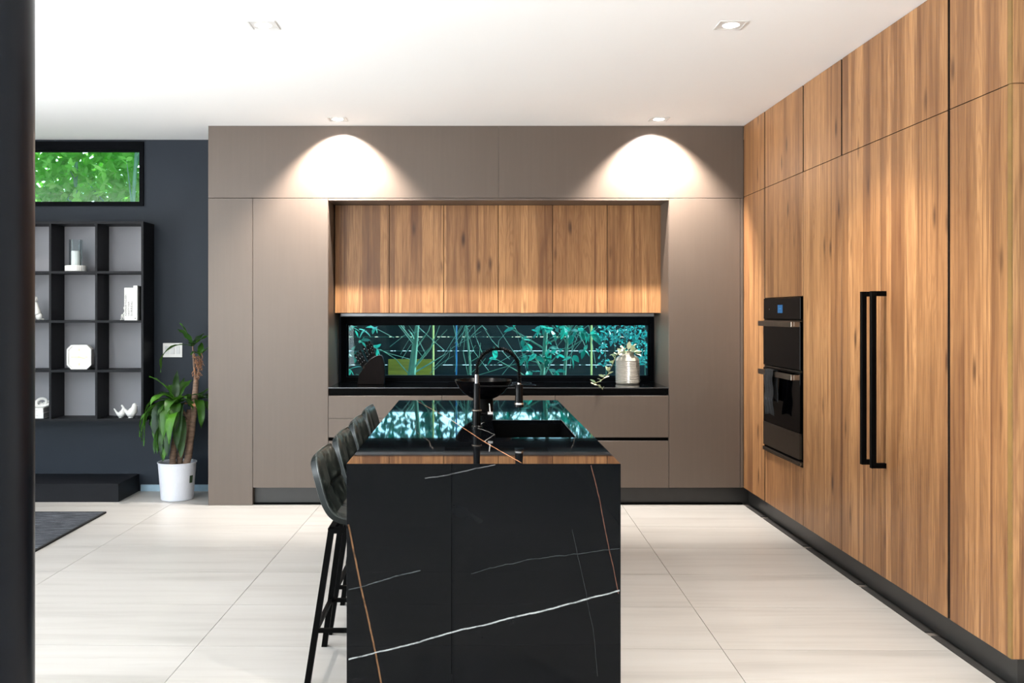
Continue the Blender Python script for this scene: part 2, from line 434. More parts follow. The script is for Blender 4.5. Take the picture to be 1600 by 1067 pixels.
# back wall with two window openings
KX0, KX1, KZ0, KZ1 = -1.10, 1.545, .93, 1.476
WX0, WX1, WZ0, WZ1 = -4.7, -2.776, 2.417, 2.962
wb = MB()
wb.box(LX-.2, WX0, YB, YB+.2, -.1, ZC); wb.box(WX0, WX1, YB, YB+.2, -.1, WZ0); wb.box(WX0, WX1, YB, YB+.2, WZ1, ZC)
wb.box(WX1, KX0, YB, YB+.2, -.1, ZC); wb.box(KX0, KX1, YB, YB+.2, -.1, KZ0); wb.box(KX0, KX1, YB, YB+.2, KZ1, ZC)
wb.box(KX1, RX+.2, YB, YB+.2, -.1, ZC)
struct(wb.build('wall_back', M['navy']))
struct(MB().box(RX, RX+.2, RY, YB, -.1, ZC).build('wall_right', M['wallpaint']))
wf = MB()   # left and rear walls with door-high openings
wf.box(LX-.2, LX, RY, -.1, -.1, ZC); wf.box(LX-.2, LX, 5.1, YB, -.1, ZC); wf.box(LX-.2, LX, -.1, 5.1, 2.6, ZC)
struct(wf.build('wall_left', M['wallpaint']))
wr = MB(); wr.box(LX, -6.1, RY-.2, RY, -.1, ZC); wr.box(-2.5, RX, RY-.2, RY, -.1, ZC); wr.box(-6.1, -2.5, RY-.2, RY, 2.6, ZC)
struct(wr.build('wall_rear', M['wallpaint']))
struct(MB().box(-2.80, -2.068, YB-.012, YB, 0, .055).build('baseboard_back', simple('pale_blue_skirting', (150, 178, 196), .5)))
# kitchen strip window
def window(n, x0, x1, z0, z1, px0, px1, pz0, pz1, y, gm, fm):
    root = bpy.data.objects.new('window_%d' % n, None); COL.objects.link(root); root.location = (x0, y, z0); ORG[root.name] = Vector((x0, y, z0)); root['kind'] = 'structure'
    m = MB()
    m.box(x0, px0, y, y+.12, z0, z1); m.box(px1, x1, y, y+.12, z0, z1); m.box(px0, px1, y, y+.12, z0, pz0); m.box(px0, px1, y, y+.12, pz1, z1)
    m.build('window_frame', fm, root)
    b = MB(); e = .012
    b.box(px0, px0+e, y+.03, y+.075, pz0, pz1); b.box(px1-e, px1, y+.03, y+.075, pz0, pz1); b.box(px0+e, px1-e, y+.03, y+.075, pz0, pz0+e); b.box(px0+e, px1-e, y+.03, y+.075, pz1-e, pz1)
    b.build('glazing_bead', fm, root)
    MB().box(px0+.002, px1-.002, y+.05, y+.056, pz0+.002, pz1-.002).build('pane', gm, root)
window(1, KX0, KX1, KZ0, KZ1, -1.056, 1.517, .968, 1.417, YB-.02, M['glassteal'], M['blackframe'])
window(2, WX0, WX1, WZ0, WZ1, WX0+.04, -2.808, 2.444, 2.893, YB-.02, M['glassclear'], M['blackframe'])
# round column at the left edge of the picture
o = MB().lathe([(.0, 0), (.105, 0), (.105, ZC), (0, ZC)], (-1.142, 2.2, 0), 48).build('column', M['column'], smooth=True); o['kind'] = 'structure'

# ------------------------------------------------------------------ taupe back run
T = .02; G = .0018
def panel(x0, x1, z0, z1, name, parent, mat=None, y=YC, t=T):
    return MB().box(x0+G, x1-G, y, y+t, z0+G, z1-G, .0008).build(name, mat or M['taupe'], parent)
XL, XP, XN0, XN1, XR = -2.065, -1.714, -1.121, 1.553, 2.114
ZS, ZK = 2.412, .137
# pilaster at the left end
t1 = thing('end_cabinet', 'taupe full-height end pillar beside the potted plant', 'cabinet', (XL, YC, 0))
MB().box(XL+.004, XP-.002, YC+T+.001, YB-.014, 0, ZS-.002).build('body', M['taupe'], t1)
panel(XL, XP, 0, ZS, 'front_panel', t1)
MB().box(XL, XL+.02, YC+T+.001, YB-.013, 0, ZC-.001).build('side_panel', M['taupe'], t1)
t1 = thing('tall_cabinet', 'plain taupe tall cupboard left of the cooking niche', 'cabinet', (XP, YC, 0))
MB().box(XP+.004, XN0-.004, YC+T+.001, YB-.014, ZK, ZS-.002).build('body', M['carcass'], t1)
panel(XP, XN0, ZK, ZS, 'door', t1)
MB().box(XN0-.018, XN0, YC+T+.001, YB-.001, ZK, ZS-.003).build('side_panel', M['taupe'], t1)
t1 = thing('tall_cabinet', 'plain taupe tall cupboard right of the cooking niche', 'cabinet', (XN1, YC, 0))
MB().box(XN1+.004, XR-.004, YC+T+.001, YB-.014, ZK, ZS-.002).build('body', M['carcass'], t1)
panel(XN1, XR, ZK, ZS, 'door', t1)
panel(XR, XW-.001, ZK, ZS, 'filler_strip', t1)
MB().box(XN1, XN1+.018, YC+T+.001, YB-.001, ZK, ZS-.003).build('side_panel', M['taupe'], t1)
XM = .2165
for a, b, lb in ((XL, XM, 'taupe fascia panel across the top of the kitchen, left half'), (XM, XW, 'taupe fascia panel across the top of the kitchen, right half')):
    t1 = thing('top_fascia', lb, 'panel', (a, YC, ZS))
    MB().box(a+(G if a == XL else .0004), b-(.0004 if a == XL else G), YC, YC+T, ZS+G, ZC-.001, .0008).build('front_panel', M['taupe'], t1)
    MB().box(a+.021 if a == XL else a+.002, b-.002, YC+T+.001, YB-.001, ZS+.002, ZC-.001).build('body', M['carcass'], t1)
# niche lintel underside
o = MB().box(XN0+.001, XN1-.001, YC+.002, YC+.32, ZS-.018, ZS-.001).build('niche_soffit', M['taupe']); tag(o, 'thin taupe lintel board over the wooden wall cupboards', 'panel')
# plinths
struct(MB().box(XP+.002, XW+.06, YC+.055, YC+.075, .001, ZK-.002).build('baseboard_back', M['kick']))
struct(MB().box(XP+.002, XW-.001, YC+.03, YC+.054, .0005, .012).build('trim_1', M['carcass']))
# oak wall cupboards in the niche
YW = 7.645
wx0 = (523-736)*YW/F; wx1 = (1034-736)*YW/F
dw = (wx1-wx0)/6
wz1 = 2.392
for k in range(3):
    a = wx0+2*k*dw; b = a+2*dw
    lb = ['oak wall cupboard with two flat doors, at the left end of the niche', 'oak wall cupboard with two flat doors, middle of the niche', 'oak wall cupboard with two flat doors, at the right end of the niche'][k]
    t1 = thing('wall_cupboard', lb, 'cupboard', (a, YW, 1.51), 'oak wall cupboards in the niche')
    MB().box(a+.001, b-.001, YW+T+.001, YB-.001, 1.512, wz1-.001).build('body', M['carcass'], t1)
    for q in range(2):
        MB().box(a+q*dw+.0022, a+(q+1)*dw-.0022, YW, YW+T, 1.511, wz1, .0008).build('door', M['wood'], t1)
# extractor strip
t1 = thing('extractor_hood', 'slim grey metal extractor strip under the oak wall cupboards', 'hood', (.2, 7.7, 1.48))
MB().box(-1.073, 1.505, 7.685, YB-.024, 1.482, 1.508, .002).build('hood_body', M['alu'], t1)
MB().box(-.22, .64, 7.71, 7.88, 1.476, 1.4815, .002).build('filter_panel', M['carcass'], t1)
MB().box(-1.06, 1.49, 7.680, 7.6845, 1.487, 1.496).build('light_rail', M['alu'], t1)
# worktop and base cupboards
t1 = thing('worktop', 'glossy black worktop running along the strip window', 'worktop', (.2, YC, .866))
MB().box(XN0+.001, XN1-.001, YC-.003, YB-.021, .913, .925, .002).build('slab', M['counter'], t1)
MB().box(XN0+.001, XN1-.001, YC+.012, YC+.03, .866, .9125).build('recessed_edge', M['carcass'], t1)
MB().box(XN0+.001, XN1-.001, YC-.0045, YC-.0032, .921, .9245).build('bright_edge', M['alu'], t1)
b1 = (690.4-736)*YC/F; b2 = (867.3-736)*YC/F
zt, z1, z2, z3 = .862, .681, .532, .507
def base(a, b, lb, split):
    t = thing('base_cabinet', lb, 'cabinet', (a, YC, 0))
    MB().box(a+.002, b-.002, YC+T+.012, YB-.001, ZK, .860).build('body', M['carcass'], t)
    if split:
        panel(a, b, z1, zt, 'drawer', t); panel(a, b, z2, z1, 'drawer', t)
    else: panel(a, b, z2, zt, 'drawer', t)
    MB().box(a+.001, b-.001, YC+T, YC+T+.01, z3-.02, z2+.02).build('grip_channel', M['carcass'], t)
    panel(a, b, ZK, z3, 'drawer', t)
base(XN0, b1, 'taupe base unit with three drawers behind the bar stools', True)
base(b1, b2, 'taupe base unit mostly hidden behind the island', True)
base(b2, XN1, 'taupe base unit with two deep drawers right of the island', False)
t1 = thing('cooktop', 'black glass hob set in the worktop under the extractor', 'hob', (.2, 7.6, .925))
MB().box(-.19, .61, 7.40, 7.86, .9255, .930, .001).build('glass_plate', M['blackgloss'], t1)
for (cx_, cy_, rr) in ((-.0, 7.52, .08), (-.0, 7.74, .1), (.42, 7.52, .1), (.42, 7.74, .08)):
    m = MB(); m.lathe([(rr, .0301), (rr+.002, .0303), (rr+.002, .0301)], (cx_, cy_, .9), 40); m.build('ring_marking', M['alu'], t1)

# ------------------------------------------------------------------ oak wall at the right
def ywall(px): return XW*F/(px-736)
YS = [YC+.0, ywall(1195), ywall(1255), ywall(1315), ywall(1376), ywall(1482.5), ywall(1574)]
ZR = 2.42
def rdoor(ya, yb, z0, z1, name, parent, g0=.002, g1=.002):
    o = MB().box(XW, XW+T, yb+g0, ya-g1, z0+.0018, z1-.0018, .0008).build(name, M['wood'], parent)
    o.data.materials.append(M['dooredge'])
    for p in o.data.polygons:
        if abs(p.normal.x) < .5: p.material_index = 1
    return o
def rbody(t, ya, yb):
    MB().box(XW+T+.001, RX-.002, yb+.001, ya-.001, ZK, ZC-.002).build('body', M['carcass'], t)
W1 = .010
t1 = thing('tall_cabinet', 'narrow oak cupboard in the corner, between taupe run and ovens', 'cabinet', (XW, YS[1], 0)); rbody(t1, YS[0], YS[1])
rdoor(YS[0], YS[1], ZR, ZC, 'upper_door', t1, W1); rdoor(YS[0], YS[1], ZK, ZR, 'lower_door', t1, W1)
t1 = thing('oven_cabinet', 'oak cabinet that houses the built-in double oven', 'cabinet', (XW, YS[2], 0))
OZ0, OZ1 = .512, 1.618
m = MB(); m.box(XW+T+.001, RX-.002, YS[2]+.001, YS[1]-.001, ZK, OZ0-.002); m.box(XW+T+.001, RX-.002, YS[2]+.001, YS[1]-.001, OZ1+.002, ZC-.002)
m.box(XW+.45, RX-.002, YS[2]+.001, YS[1]-.001, OZ0-.002, OZ1+.002); m.build('body', M['carcass'], t1)
rdoor(YS[1], YS[2], ZR, ZC, 'upper_door', t1, W1, W1); rdoor(YS[1], YS[2], OZ1, ZR, 'middle_door', t1, .004, W1); rdoor(YS[1], YS[2], ZK, OZ0, 'lower_panel', t1, .003, W1)
t1 = thing('tall_cabinet', 'oak tall cupboard between the ovens and the barred fridge doors', 'cabinet', (XW, YS[3], 0)); rbody(t1, YS[2], YS[3])
rdoor(YS[2], YS[3], ZR, ZC, 'upper_door', t1, W1, W1); rdoor(YS[2], YS[3], ZK, ZR, 'lower_door', t1, .003, .003)
t1 = thing('fridge_cabinet', 'oak fronted fridge with two long black bar handles', 'fridge', (XW, YS[5], 0)); rbody(t1, YS[3], YS[5])
rdoor(YS[3], YS[5], ZR, ZC, 'upper_door', t1, .011, W1)
dA = rdoor(YS[3], YS[4], ZK, ZR, 'lower_door', t1, .002, .003); dB = rdoor(YS[4], YS[5], ZK, ZR, 'lower_door', t1, .011, .002)
for d_, yh in ((dA, 4.945), (dB, 4.826)):
    m = MB(); bw = .026
    m.box(XW-.078, XW-.052, yh-bw/2, yh+bw/2, .709, 1.623, .0015)
    m.box(XW-.053, XW-.0005, yh-bw/2, yh+bw/2, 1.623-bw, 1.623, .001); m.box(XW-.053, XW-.0005, yh-bw/2, yh+bw/2, .709, .709+bw, .001)
    m.build('handle', M['blackmatt'], d_)
t1 = thing('tall_cabinet', 'oak tall cupboard nearest the camera at the right edge', 'cabinet', (XW, YS[6], 0)); rbody(t1, YS[5], YS[6]+.035)
rdoor(YS[5], YS[6], ZR, ZC, 'upper_door', t1, 0, .011); rdoor(YS[5], YS[6], ZK, ZR, 'lower_door', t1, 0, .011)
YE = 3.70
for za, zb, nm in ((ZR, ZC, 'upper_side_panel'), (ZK, ZR, 'lower_side_panel')):
    e_ = MB().box(XW+.006, RX-.002, YE, YE+.03, za+.0015, zb-.0015, .0008).build(nm, M['wood'], t1)
    MB().box(XW, XW+.0055, YE+.002, YS[6]-.002, za+.0015, zb-.0015).build('edge_strip', M['edge'], e_)
struct(MB().box(XW+.052, XW+.07, YE+.05, YC+.054, .001, ZK-.002).build('baseboard_right', M['kick']))
struct(MB().box(XW+.07, RX-.002, YE+.05, YE+.07, .001, ZK-.002).build('baseboard_right', M['kick']))
m = MB(); ys = [7.30, 6.92, 6.86, 6.05, 5.99, 5.2, 5.14, 4.42, 4.36, 3.75]
for i in range(0, len(ys)-1, 2): m.box(XW+.005, XW+.05, ys[i+1], ys[i], -.003, .004)
struct(m.build('trim_2', M['floortrim']))

# double oven
oy0, oy1 = YS[2]+.006, YS[1]-.008
ov = thing('double_oven', 'built-in black glass double oven with steel bar handles', 'oven', (XW, (oy0+oy1)/2, OZ0))
MB().box(XW+.004, XW+.44, oy0, oy1, OZ0, OZ1-.001).build('housing', M['blackmatt'], ov)
cp = MB().box(XW-.012, XW+.003, oy0+.014, oy1-.004, 1.468, OZ1-.004, .002).build('control_panel', M['blackgloss'], ov)
MB().box(XW-.0135, XW-.0125, 6.385, 6.485, 1.51, 1.566).build('display', M['screen'], cp)
m = MB()
for k, dy in enumerate((-.014, .0, .014)):
    m.box(XW-.0142, XW-.0136, 6.435+dy-.004, 6.435+dy+.004, 1.538, 1.542)
m.build('display_digits', M['digit'], cp)
MB().box(XW-.0135, XW-.0125, 6.66, 6.672, 1.532, 1.542).build('touch_mark', M['ink'], cp)
MB().box(XW-.010, XW+.003, oy0+.014, oy1-.004, 1.452, 1.460).build('trim_bar', M['darksteel'], ov)
d1 = MB().box(XW-.014, XW+.003, oy0+.014, oy1-.004, 1.138, 1.447, .002).build('upper_door', M['blackgloss'], ov)
MB().box(XW-.010, XW+.003, oy0+.014, oy1-.004, 1.124, 1.131).build('trim_bar', M['darksteel'], ov)
d2 = MB().box(XW-.014, XW+.003, oy0+.014, oy1-.004, .728, 1.118, .002).build('lower_door', M['blackgloss'], ov)
MB().box(XW-.016, XW+.003, oy0+.022, oy1-.004, .560, .727, .001).build('steel_panel', M['darksteel'], ov)
MB().box(XW-.020, XW+.003, oy0+.004, oy1-.002, .520, .545, .002).build('vent_trim', M['darksteel'], ov)
for d_, zz in ((d1, 1.436), (d2, 1.092)):
    m = MB(); m.box(XW-.071, XW-.052, 6.045, 6.745, zz-.018, zz+.018, .0015)
    m.box(XW-.053, XW-.0145, 6.045, 6.07, zz-.017, zz+.017, .001); m.box(XW-.053, XW-.0145, 6.72, 6.745, zz-.017, zz+.017, .001)
    m.build('handle', M['steel'], d_)
# towel over the lower handle
def towel():
    rows = []; prof = []
    xc, rr = XW-.0615, .0145
    for k in range(8): prof.append((xc+rr+.002+.003*math.sin(k), .90+.19*k/7))
    for k in range(1, 8):
        a = PI*k/8; prof.append((xc+(rr+.002)*math.cos(a), 1.113+.006*math.sin(a)))
    for k in range(14): prof.append((xc-rr-.002-.004*math.sin(k*.9), 1.09-.285*k/13))
    for i, (x_, z_) in enumerate(prof):
        row = []
        for q in range(17):
            v = q/16; wv = .0035*math.sin(v*19+i*.12)
            wid = .17+.025*max(0, (i-15)/13)
            row.append((x_+wv*(1 if i > 15 else .3)*(-1), 6.455+wid*(v-.5)*1.0+.015, z_ + (.01*math.sin(v*4) if i > 26 else 0)))
        rows.append(row)
    m = MB(); m.grid(rows); o = m.build('tea_towel', None, smooth=True)
    o.data.materials.append(M['towel']); s = o.modifiers.new('s', 'SOLIDIFY'); s.thickness = .003; s.offset = 0
    return o
tw = towel(); tag(tw, 'dark grey towel hung over the lower oven handle', 'towel')
mb = MB(); mb.box(XW-.0835, XW-.0815, 6.39, 6.56, .905, .925); mb.build('woven_band', simple('pale_towel_band', (34, 38, 44), .9), tw)

# ------------------------------------------------------------------ island
IX0, IX1, IY0, IY1, IZ = -.483, .581, 3.627, 6.27, .925
isl = thing('kitchen_island', 'black veined marble island with waterfall end', 'island', (.05, 4.95, 0))
SX0, SX1, SY0, SY1 = .115, .494, 4.39, 5.11
tp = MB()
def ring_slab(m, x0, x1, y0, y1, hx0, hx1, hy0, hy1, z0, z1):
    m.box(x0, hx0, y0, y1, z0, z1); m.box(hx1, x1, y0, y1, z0, z1); m.box(hx0, hx1, y0, hy0, z0, z1); m.box(hx0, hx1, hy1, y1, z0, z1)
ring_slab(tp, IX0, IX1, IY0+.0203, IY1, SX0, SX1, SY0, SY1, IZ-.02, IZ)
tp.build('marble_top', M['marbletop'], isl)
XS = -.075
for a, b in ((IX0, XS-.0007), (XS+.0007, IX1)):
    MB().box(a, b, IY0, IY0+.02, .0, IZ, .0006).build('waterfall_panel', M['marblefront'], isl)
MB().box(IX0, IX1, IY1-.02, IY1, 0, IZ-.0205, .0006).build('waterfall_panel', M['marblefront'], isl)
# body of boards around the basin
bd = MB(); bx0, bx1, by0, by1 = -.13, IX1-.021, IY0+.022, IY1-.022
bd.box(bx0, SX0-.012, by0, by1, .10, IZ-.022); bd.box(SX1+.012, bx1, by0, by1, .10, IZ-.022)
bd.box(SX0-.012, SX1+.012, by0, SY0-.012, .10, IZ-.022); bd.box(SX0-.012, SX1+.012, SY1+.012, by1, .10, IZ-.022)
bd.box(SX0-.012, SX1+.012, SY0-.012, SY1+.012, .10, .66); bd.build('body', M['carcass'], isl)
MB().box(bx0+.03, bx1-.05, by0, by1, 0, .10).build('plinth', M['kick'], isl)
n_ = 4; L = (by1-by0)/n_
for k in range(n_):
    MB().box(bx1+.001, IX1-.001, by0+k*L+.0015, by0+(k+1)*L-.0015, .105, IZ-.024, .0008).build('door', M['blackmatt'], isl)
# undermounted basin
sk = thing('sink', 'black rectangular basin let into the island top', 'sink', ((SX0+SX1)/2, (SY0+SY1)/2, .7))
m = MB(); e = .010
x0, x1, y0, y1, zb = SX0-e, SX1+e, SY0-e, SY1+e, .70
m.box(x0, x0+e, y0, y1, zb, IZ-.0205); m.box(x1-e, x1, y0, y1, zb, IZ-.0205); m.box(x0+e, x1-e, y0, y0+e, zb, IZ-.0205); m.box(x0+e, x1-e, y1-e, y1, zb, IZ-.0205); m.box(x0+e, x1-e, y0+e, y1-e, zb, zb+.01)
m.build('basin', M['blackmatt'], sk)
MB().lathe([(.0, .004), (.035, .004), (.045, .001), (.045, 0), (0, 0)], ((SX0+SX1)/2, SY1-.15, zb+.0102), 24).build('drain', M['blacksatin'], sk, smooth=True)
m = MB(); m.box(SX0-.001, SX1+.001, SY1-.0005, SY1+.0015, IZ-.0015, IZ+.0004); m.box(SX1-.0005, SX1+.0015, SY0, SY1, IZ-.0015, IZ+.0004)
m.build('edge_highlight', M['alu'], sk)  # pale strips stand in for the highlight along two basin edges

# tap
FX, FY = .029, 4.77
fa = thing('spring_tap', 'tall black spring-neck tap with pull-down spray head', 'tap', (FX, FY, IZ))
MB().lathe([(0, 0), (.027, 0), (.027, .006), (.0215, .012), (.0215, .084), (.024, .086), (.024, .092), (.0175, .095), (.0165, .222), (.0155, .226), (0, .226)], (FX, FY, IZ), 28).build('post', M['blacksatin'], fa, smooth=True)
MB().lathe([(.0245, .085), (.0255, .087), (.0255, .090), (.0245, .092)], (FX, FY, IZ), 28).build('collar', M['steel'], fa, smooth=True)
MB().lathe([(0, .226), (.011, .226), (.011, .272), (0, .272)], (FX, FY, IZ), 20).build('neck_sleeve', simple('dark_chrome', (110, 112, 116), .2, .9), fa, smooth=True)
R_ = .108; zc_ = 1.219; path = [(FX, FY, 1.197), (FX, FY, zc_)]
for k in range(1, 24):
    a = PI - PI*k/24; path.append((FX+R_+R_*math.cos(a), FY, zc_+R_*math.sin(a)))
path += [(FX+2*R_, FY, zc_), (FX+2*R_, FY, 1.147)]
MB().tube(path, .0062, 10).build('hose', M['blackmatt'], fa, smooth=True)
P_ = [Vector(p) for p in path]; cum = [0]
for a, b in zip(P_, P_[1:]): cum.append(cum[-1]+(b-a).length)
def along(s):
    for i in range(len(cum)-1):
        if s <= cum[i+1] or i == len(cum)-2:
            k = (s-cum[i])/(cum[i+1]-cum[i]); p = P_[i].lerp(P_[i+1], k); return p, (P_[i+1]-P_[i]).normalized()
pts = []; turns = 46; tot = cum[-1]
for k in range(turns*9+1):
    s_ = tot*k/(turns*9); p, d = along(s_); a = 2*PI*k/9
    n1 = Vector((0, 1, 0)); n2 = d.cross(n1).normalized(); pts.append(p + (n1*math.cos(a)+n2*math.sin(a))*.0105)
MB().tube(pts, .0018, 5).build('spring', M['blacksatin'], fa, smooth=True)
hx = FX+2*R_
MB().lathe([(0, 0), (.024, 0), (.0245, .006), (.021, .02), (.019, .075), (.021, .11), (.017, .117), (0, .117)], (hx, FY, 1.030), 26).build('spray_head', M['blacksatin'], fa, smooth=True)
MB().lathe([(.0232, .012), (.0245, .014), (.0225, .022), (.0215, .021)], (hx, FY, 1.030), 26).build('spray_ring', M['chrome'], fa, smooth=True)
MB().lathe([(0, .117), (.009, .117), (.009, .124), (0, .124)], (hx, FY, 1.030), 20).build('hose_nut', M['chrome'], fa, smooth=True)
m = MB(); m.tube([(FX+.014, FY, 1.134), (hx-.02, FY, 1.134)], .005, 8); m.build('dock_arm', M['blacksatin'], fa, smooth=True)
m = MB(); m.tube([(FX+.018, FY-.0, .994), (FX+.058, FY, .994)], .007, 12); lv = m.build('lever', M['blacksatin'], fa, smooth=True)
m = MB(); m.tube([(FX+.056, FY, .994), (FX+.082, FY, .994)], .0125, 16); m.tube([(FX+.069, FY, 1.0), (FX+.064, FY, 1.047)], [.0045, .003], 8)
m.build('lever_knob', M['chrome'], lv, smooth=True)

# pedestal bowl
bx_, by_ = .074, 5.66
bo = thing('pedestal_bowl', 'wide black bowl on a stout pedestal standing on the island', 'bowl', (bx_, by_, IZ))
pr = [(0, .09)]
out = [(.062, .068), (.085, .078), (.125, .105), (.152, .138), (.167, .165), (.173, .180)]
inn = [(.168, .180), (.160, .165), (.145, .140), (.118, .112), (.075, .092), (0, .088)]
MB().lathe([(0, .068)]+out+inn, (bx_, by_, IZ), 48).build('bowl', M['blacksatin'], bo, smooth=True)
MB().lathe([(0, 0), (.064, 0), (.064, .004), (.060, .010), (.060, .0675), (0, .0675)], (bx_, by_, IZ), 36).build('pedestal', M['blackmatt'], bo, smooth=True)

# ------------------------------------------------------------------ bar stools
def make_stool():
    c = Vector((-.43, 4.015, 0)); root = thing('bar_stool', '', 'stool', c, 'bar stools along the island')
    prof = [(-.222, .918), (-.214, .885), (-.198, .83), (-.183, .775), (-.166, .725), (-.140, .685), (-.100, .662), (-.045, .652), (.03, .650), (.11, .652), (.17, .650), (.205, .638)]
    # densify (Catmull-Rom)
    def cr(p, n):
        out = []
        for i in range(len(p)-1):
            a, b, c_, d = p[max(i-1, 0)], p[i], p[i+1], p[min(i+2, len(p)-1)]
            for k in range(n):
                t = k/n
                out.append(tuple(.5*((2*b[j])+(-a[j]+c_[j])*t+(2*a[j]-5*b[j]+4*c_[j]-d[j])*t*t+(-a[j]+3*b[j]-3*c_[j]+d[j])*t**3) for j in range(2)))
        out.append(p[-1]); return out
    pf = cr(prof, 4); n = len(pf); L = [0]
    for a, b in zip(pf, pf[1:]): L.append(L[-1]+math.hypot(b[0]-a[0], b[1]-a[1]))
    tot = L[-1]; NU = 24
    seams = [.145, .265, .40]
    front, back = [], []
    for i, (x_, z_) in enumerate(pf):
        j0, j1 = max(i-1, 0), min(i+1, n-1); tx, tz = pf[j1][0]-pf[j0][0], pf[j1][1]-pf[j0][1]; l = math.hypot(tx, tz); tx /= l; tz /= l
        nx, nz = -tz, tx   # towards the sitter
        if nx*0.7+nz*.7 < 0: nx, nz = -nx, -nz
        s = L[i]; hw = .232
        e0 = min(s, .10)/.10; hw *= (1-.20*(1-e0)**2.2)
        e1 = min(tot-s, .08)/.08; hw *= (1-.18*(1-e1)**2.2)
        backness = max(0, min(1, (z_-.66)/.15))
        fr, bk = [], []
        for q in range(NU+1):
            u = -1+2*q/NU; y_ = hw*u
            wrap = .020*abs(u)**2.5; bulge = 0
            for sm in seams: bulge -= .008*math.exp(-((s-sm)/.007)**2)
            bulge -= .008*math.exp(-((y_)/.007)**2); 
            cell = .008*abs(math.sin(PI*(y_/hw+1)))**.5 if abs(u) < 1 else 0
            edge = min(1, (1-abs(u))/.12, s/.03 if s < .03 else 1, (tot-s)/.03 if tot-s < .03 else 1)
            th_ = .036*math.sqrt(max(0, 1-(1-edge)**2))
            d_f = (wrap + (bulge+cell)*edge)
            fr.append((c.x+x_+nx*(d_f+th_*.35), c.y+y_, z_+nz*(d_f+th_*.35)))
            bk.append((c.x+x_+nx*(wrap-th_*.75), c.y+y_, z_+nz*(wrap-th_*.75)))
        front.append(fr); back.append(bk)
    m = MB(); m.grid(front); m.build('upholstered_seat', M['leather'], root, smooth=True)
    m = MB(); m.grid(back)
    m.build('shell_back', simple('dark_green_leather_shell', (17, 23, 23), .4, var=.08, spec=.2), root, smooth=True)
    rim = [front[i][0] for i in range(n)] + front[-1][1:-1] + [front[i][-1] for i in range(n-1, -1, -1)] + front[0][-2:0:-1]
    m = MB(); m.tube(rim+[rim[0]], .0045, 6, caps=False); m.build('piping', M['leather'], root, smooth=True)
    # metal frame
    zt_ = .607
    tops = {}; feet = {}
    for sx in (-1, 1):
        for sy in (-1, 1):
            tops[sx, sy] = Vector((c.x-.145 if sx < 0 else c.x+.135, c.y+sy*.165, zt_)); feet[sx, sy] = Vector((c.x-.235 if sx < 0 else c.x+.20, c.y+sy*.222, 0))
    fm = MB()
    for sx in (-1, 1): fm.obox(tops[sx, -1]+Vector((0, -.012, .008)), tops[sx, 1]+Vector((0, .012, .008)), .026, .022)
    for sy in (-1, 1): fm.obox(tops[-1, sy]+Vector((-.012, 0, .008)), tops[1, sy]+Vector((.012, 0, .008)), .026, .022)
    fm.box(c.x-.09, c.x+.09, c.y-.09, c.y+.09, .612, .632)
    fm.build('seat_frame', M['blackmatt'], root)
    for k in tops: MB().obox(tops[k]+Vector((0, 0, .012)), feet[k]+Vector((0, 0, .0)), .024, .026, up=(0, 1, 0)).build('leg', M['blackmatt'], root)
    f_ = .215/zt_
    r = {k: feet[k].lerp(tops[k], f_) for k in tops}
    for a, b in (((-1, -1), (-1, 1)), ((1, -1), (1, 1)), ((-1, -1), (1, -1)), ((-1, 1), (1, 1))):
        MB().obox(r[a], r[b], .018, .016).build('footrest', M['blackmatt'], root)
    return root
st0 = make_stool()
lbs = ['green-black leather bar stool nearest the camera, at the island front', 'green-black leather bar stool, second from the camera', 'green-black leather bar stool, third from the camera', 'green-black leather bar stool farthest back, next to the base drawers']
for k in range(4):
    s_ = st0 if k == 0 else copy_tree(st0)
    s_.location = (-.43, 4.015+.6*k, 0); s_['label'] = lbs[k]

# ------------------------------------------------------------------ shelf unit
SHY = 7.667; SHB = YB-.001
cols = [-4.201, -3.823, -3.445, -3.067, -2.689]; rows = [2.252, 1.8435, 1.4396, 1.034, .632]
sh = thing('wall_shelf', 'black wall-hung pigeonhole shelf unit with grey backs', 'shelf', (-3.44, YB, .62))
for i, x_ in enumerate(cols): MB().box(x_-.018, x_, SHY, SHB, rows[-1]-.010, rows[0]+.010).build('upright', M['shelf'], sh)
for z_ in rows:
    for i in range(4):
        MB().box(cols[i]+.0002, cols[i+1]-.0182, SHY+.001, SHB, z_-.010, z_+.010).build('shelf_board', M['shelf'], sh)
for i in range(4):
    for j in range(4): MB().box(cols[i]+.0004, cols[i+1]-.0184, SHB-.012, SHB, rows[j+1]+.0102, rows[j]-.0102).build('back_panel', M['shelfback'], sh)
def zrow(j): return rows[j]+.0101     # top of the board under row j
# row 1: candle in glass
t1 = thing('candle_holder', 'white candle in clear glass cylinder on ribbed round base', 'candle holder', (-3.283, 7.76, zrow(1)))
cx_, cy_, cz_ = -3.283, 7.76, zrow(1)
MB().lathe([(0, 0), (.078, 0), (.084, .004), (.084, .046), (.078, .05), (0, .05)], (cx_, cy_, cz_), 96, lambda k, z: 1-.02*(k % 3 == 0)).build('ribbed_base', M['ceramic'], t1, smooth=False)
MB().lathe([(0, .0505), (.036, .0505), (.036, .165), (.030, .172), (0, .170)], (cx_, cy_, cz_), 32).build('candle', M['whitematt'], t1, smooth=True)
MB().tube([(cx_, cy_, cz_+.170), (cx_+.001, cy_, cz_+.182)], .0012, 6).build('wick', M['ink'], t1)
MB().lathe([(.050, .0505), (.050, .265), (.053, .265), (.053, .0505)], (cx_, cy_, cz_), 40).build('glass_cylinder', M['glassvase'], t1, smooth=True)
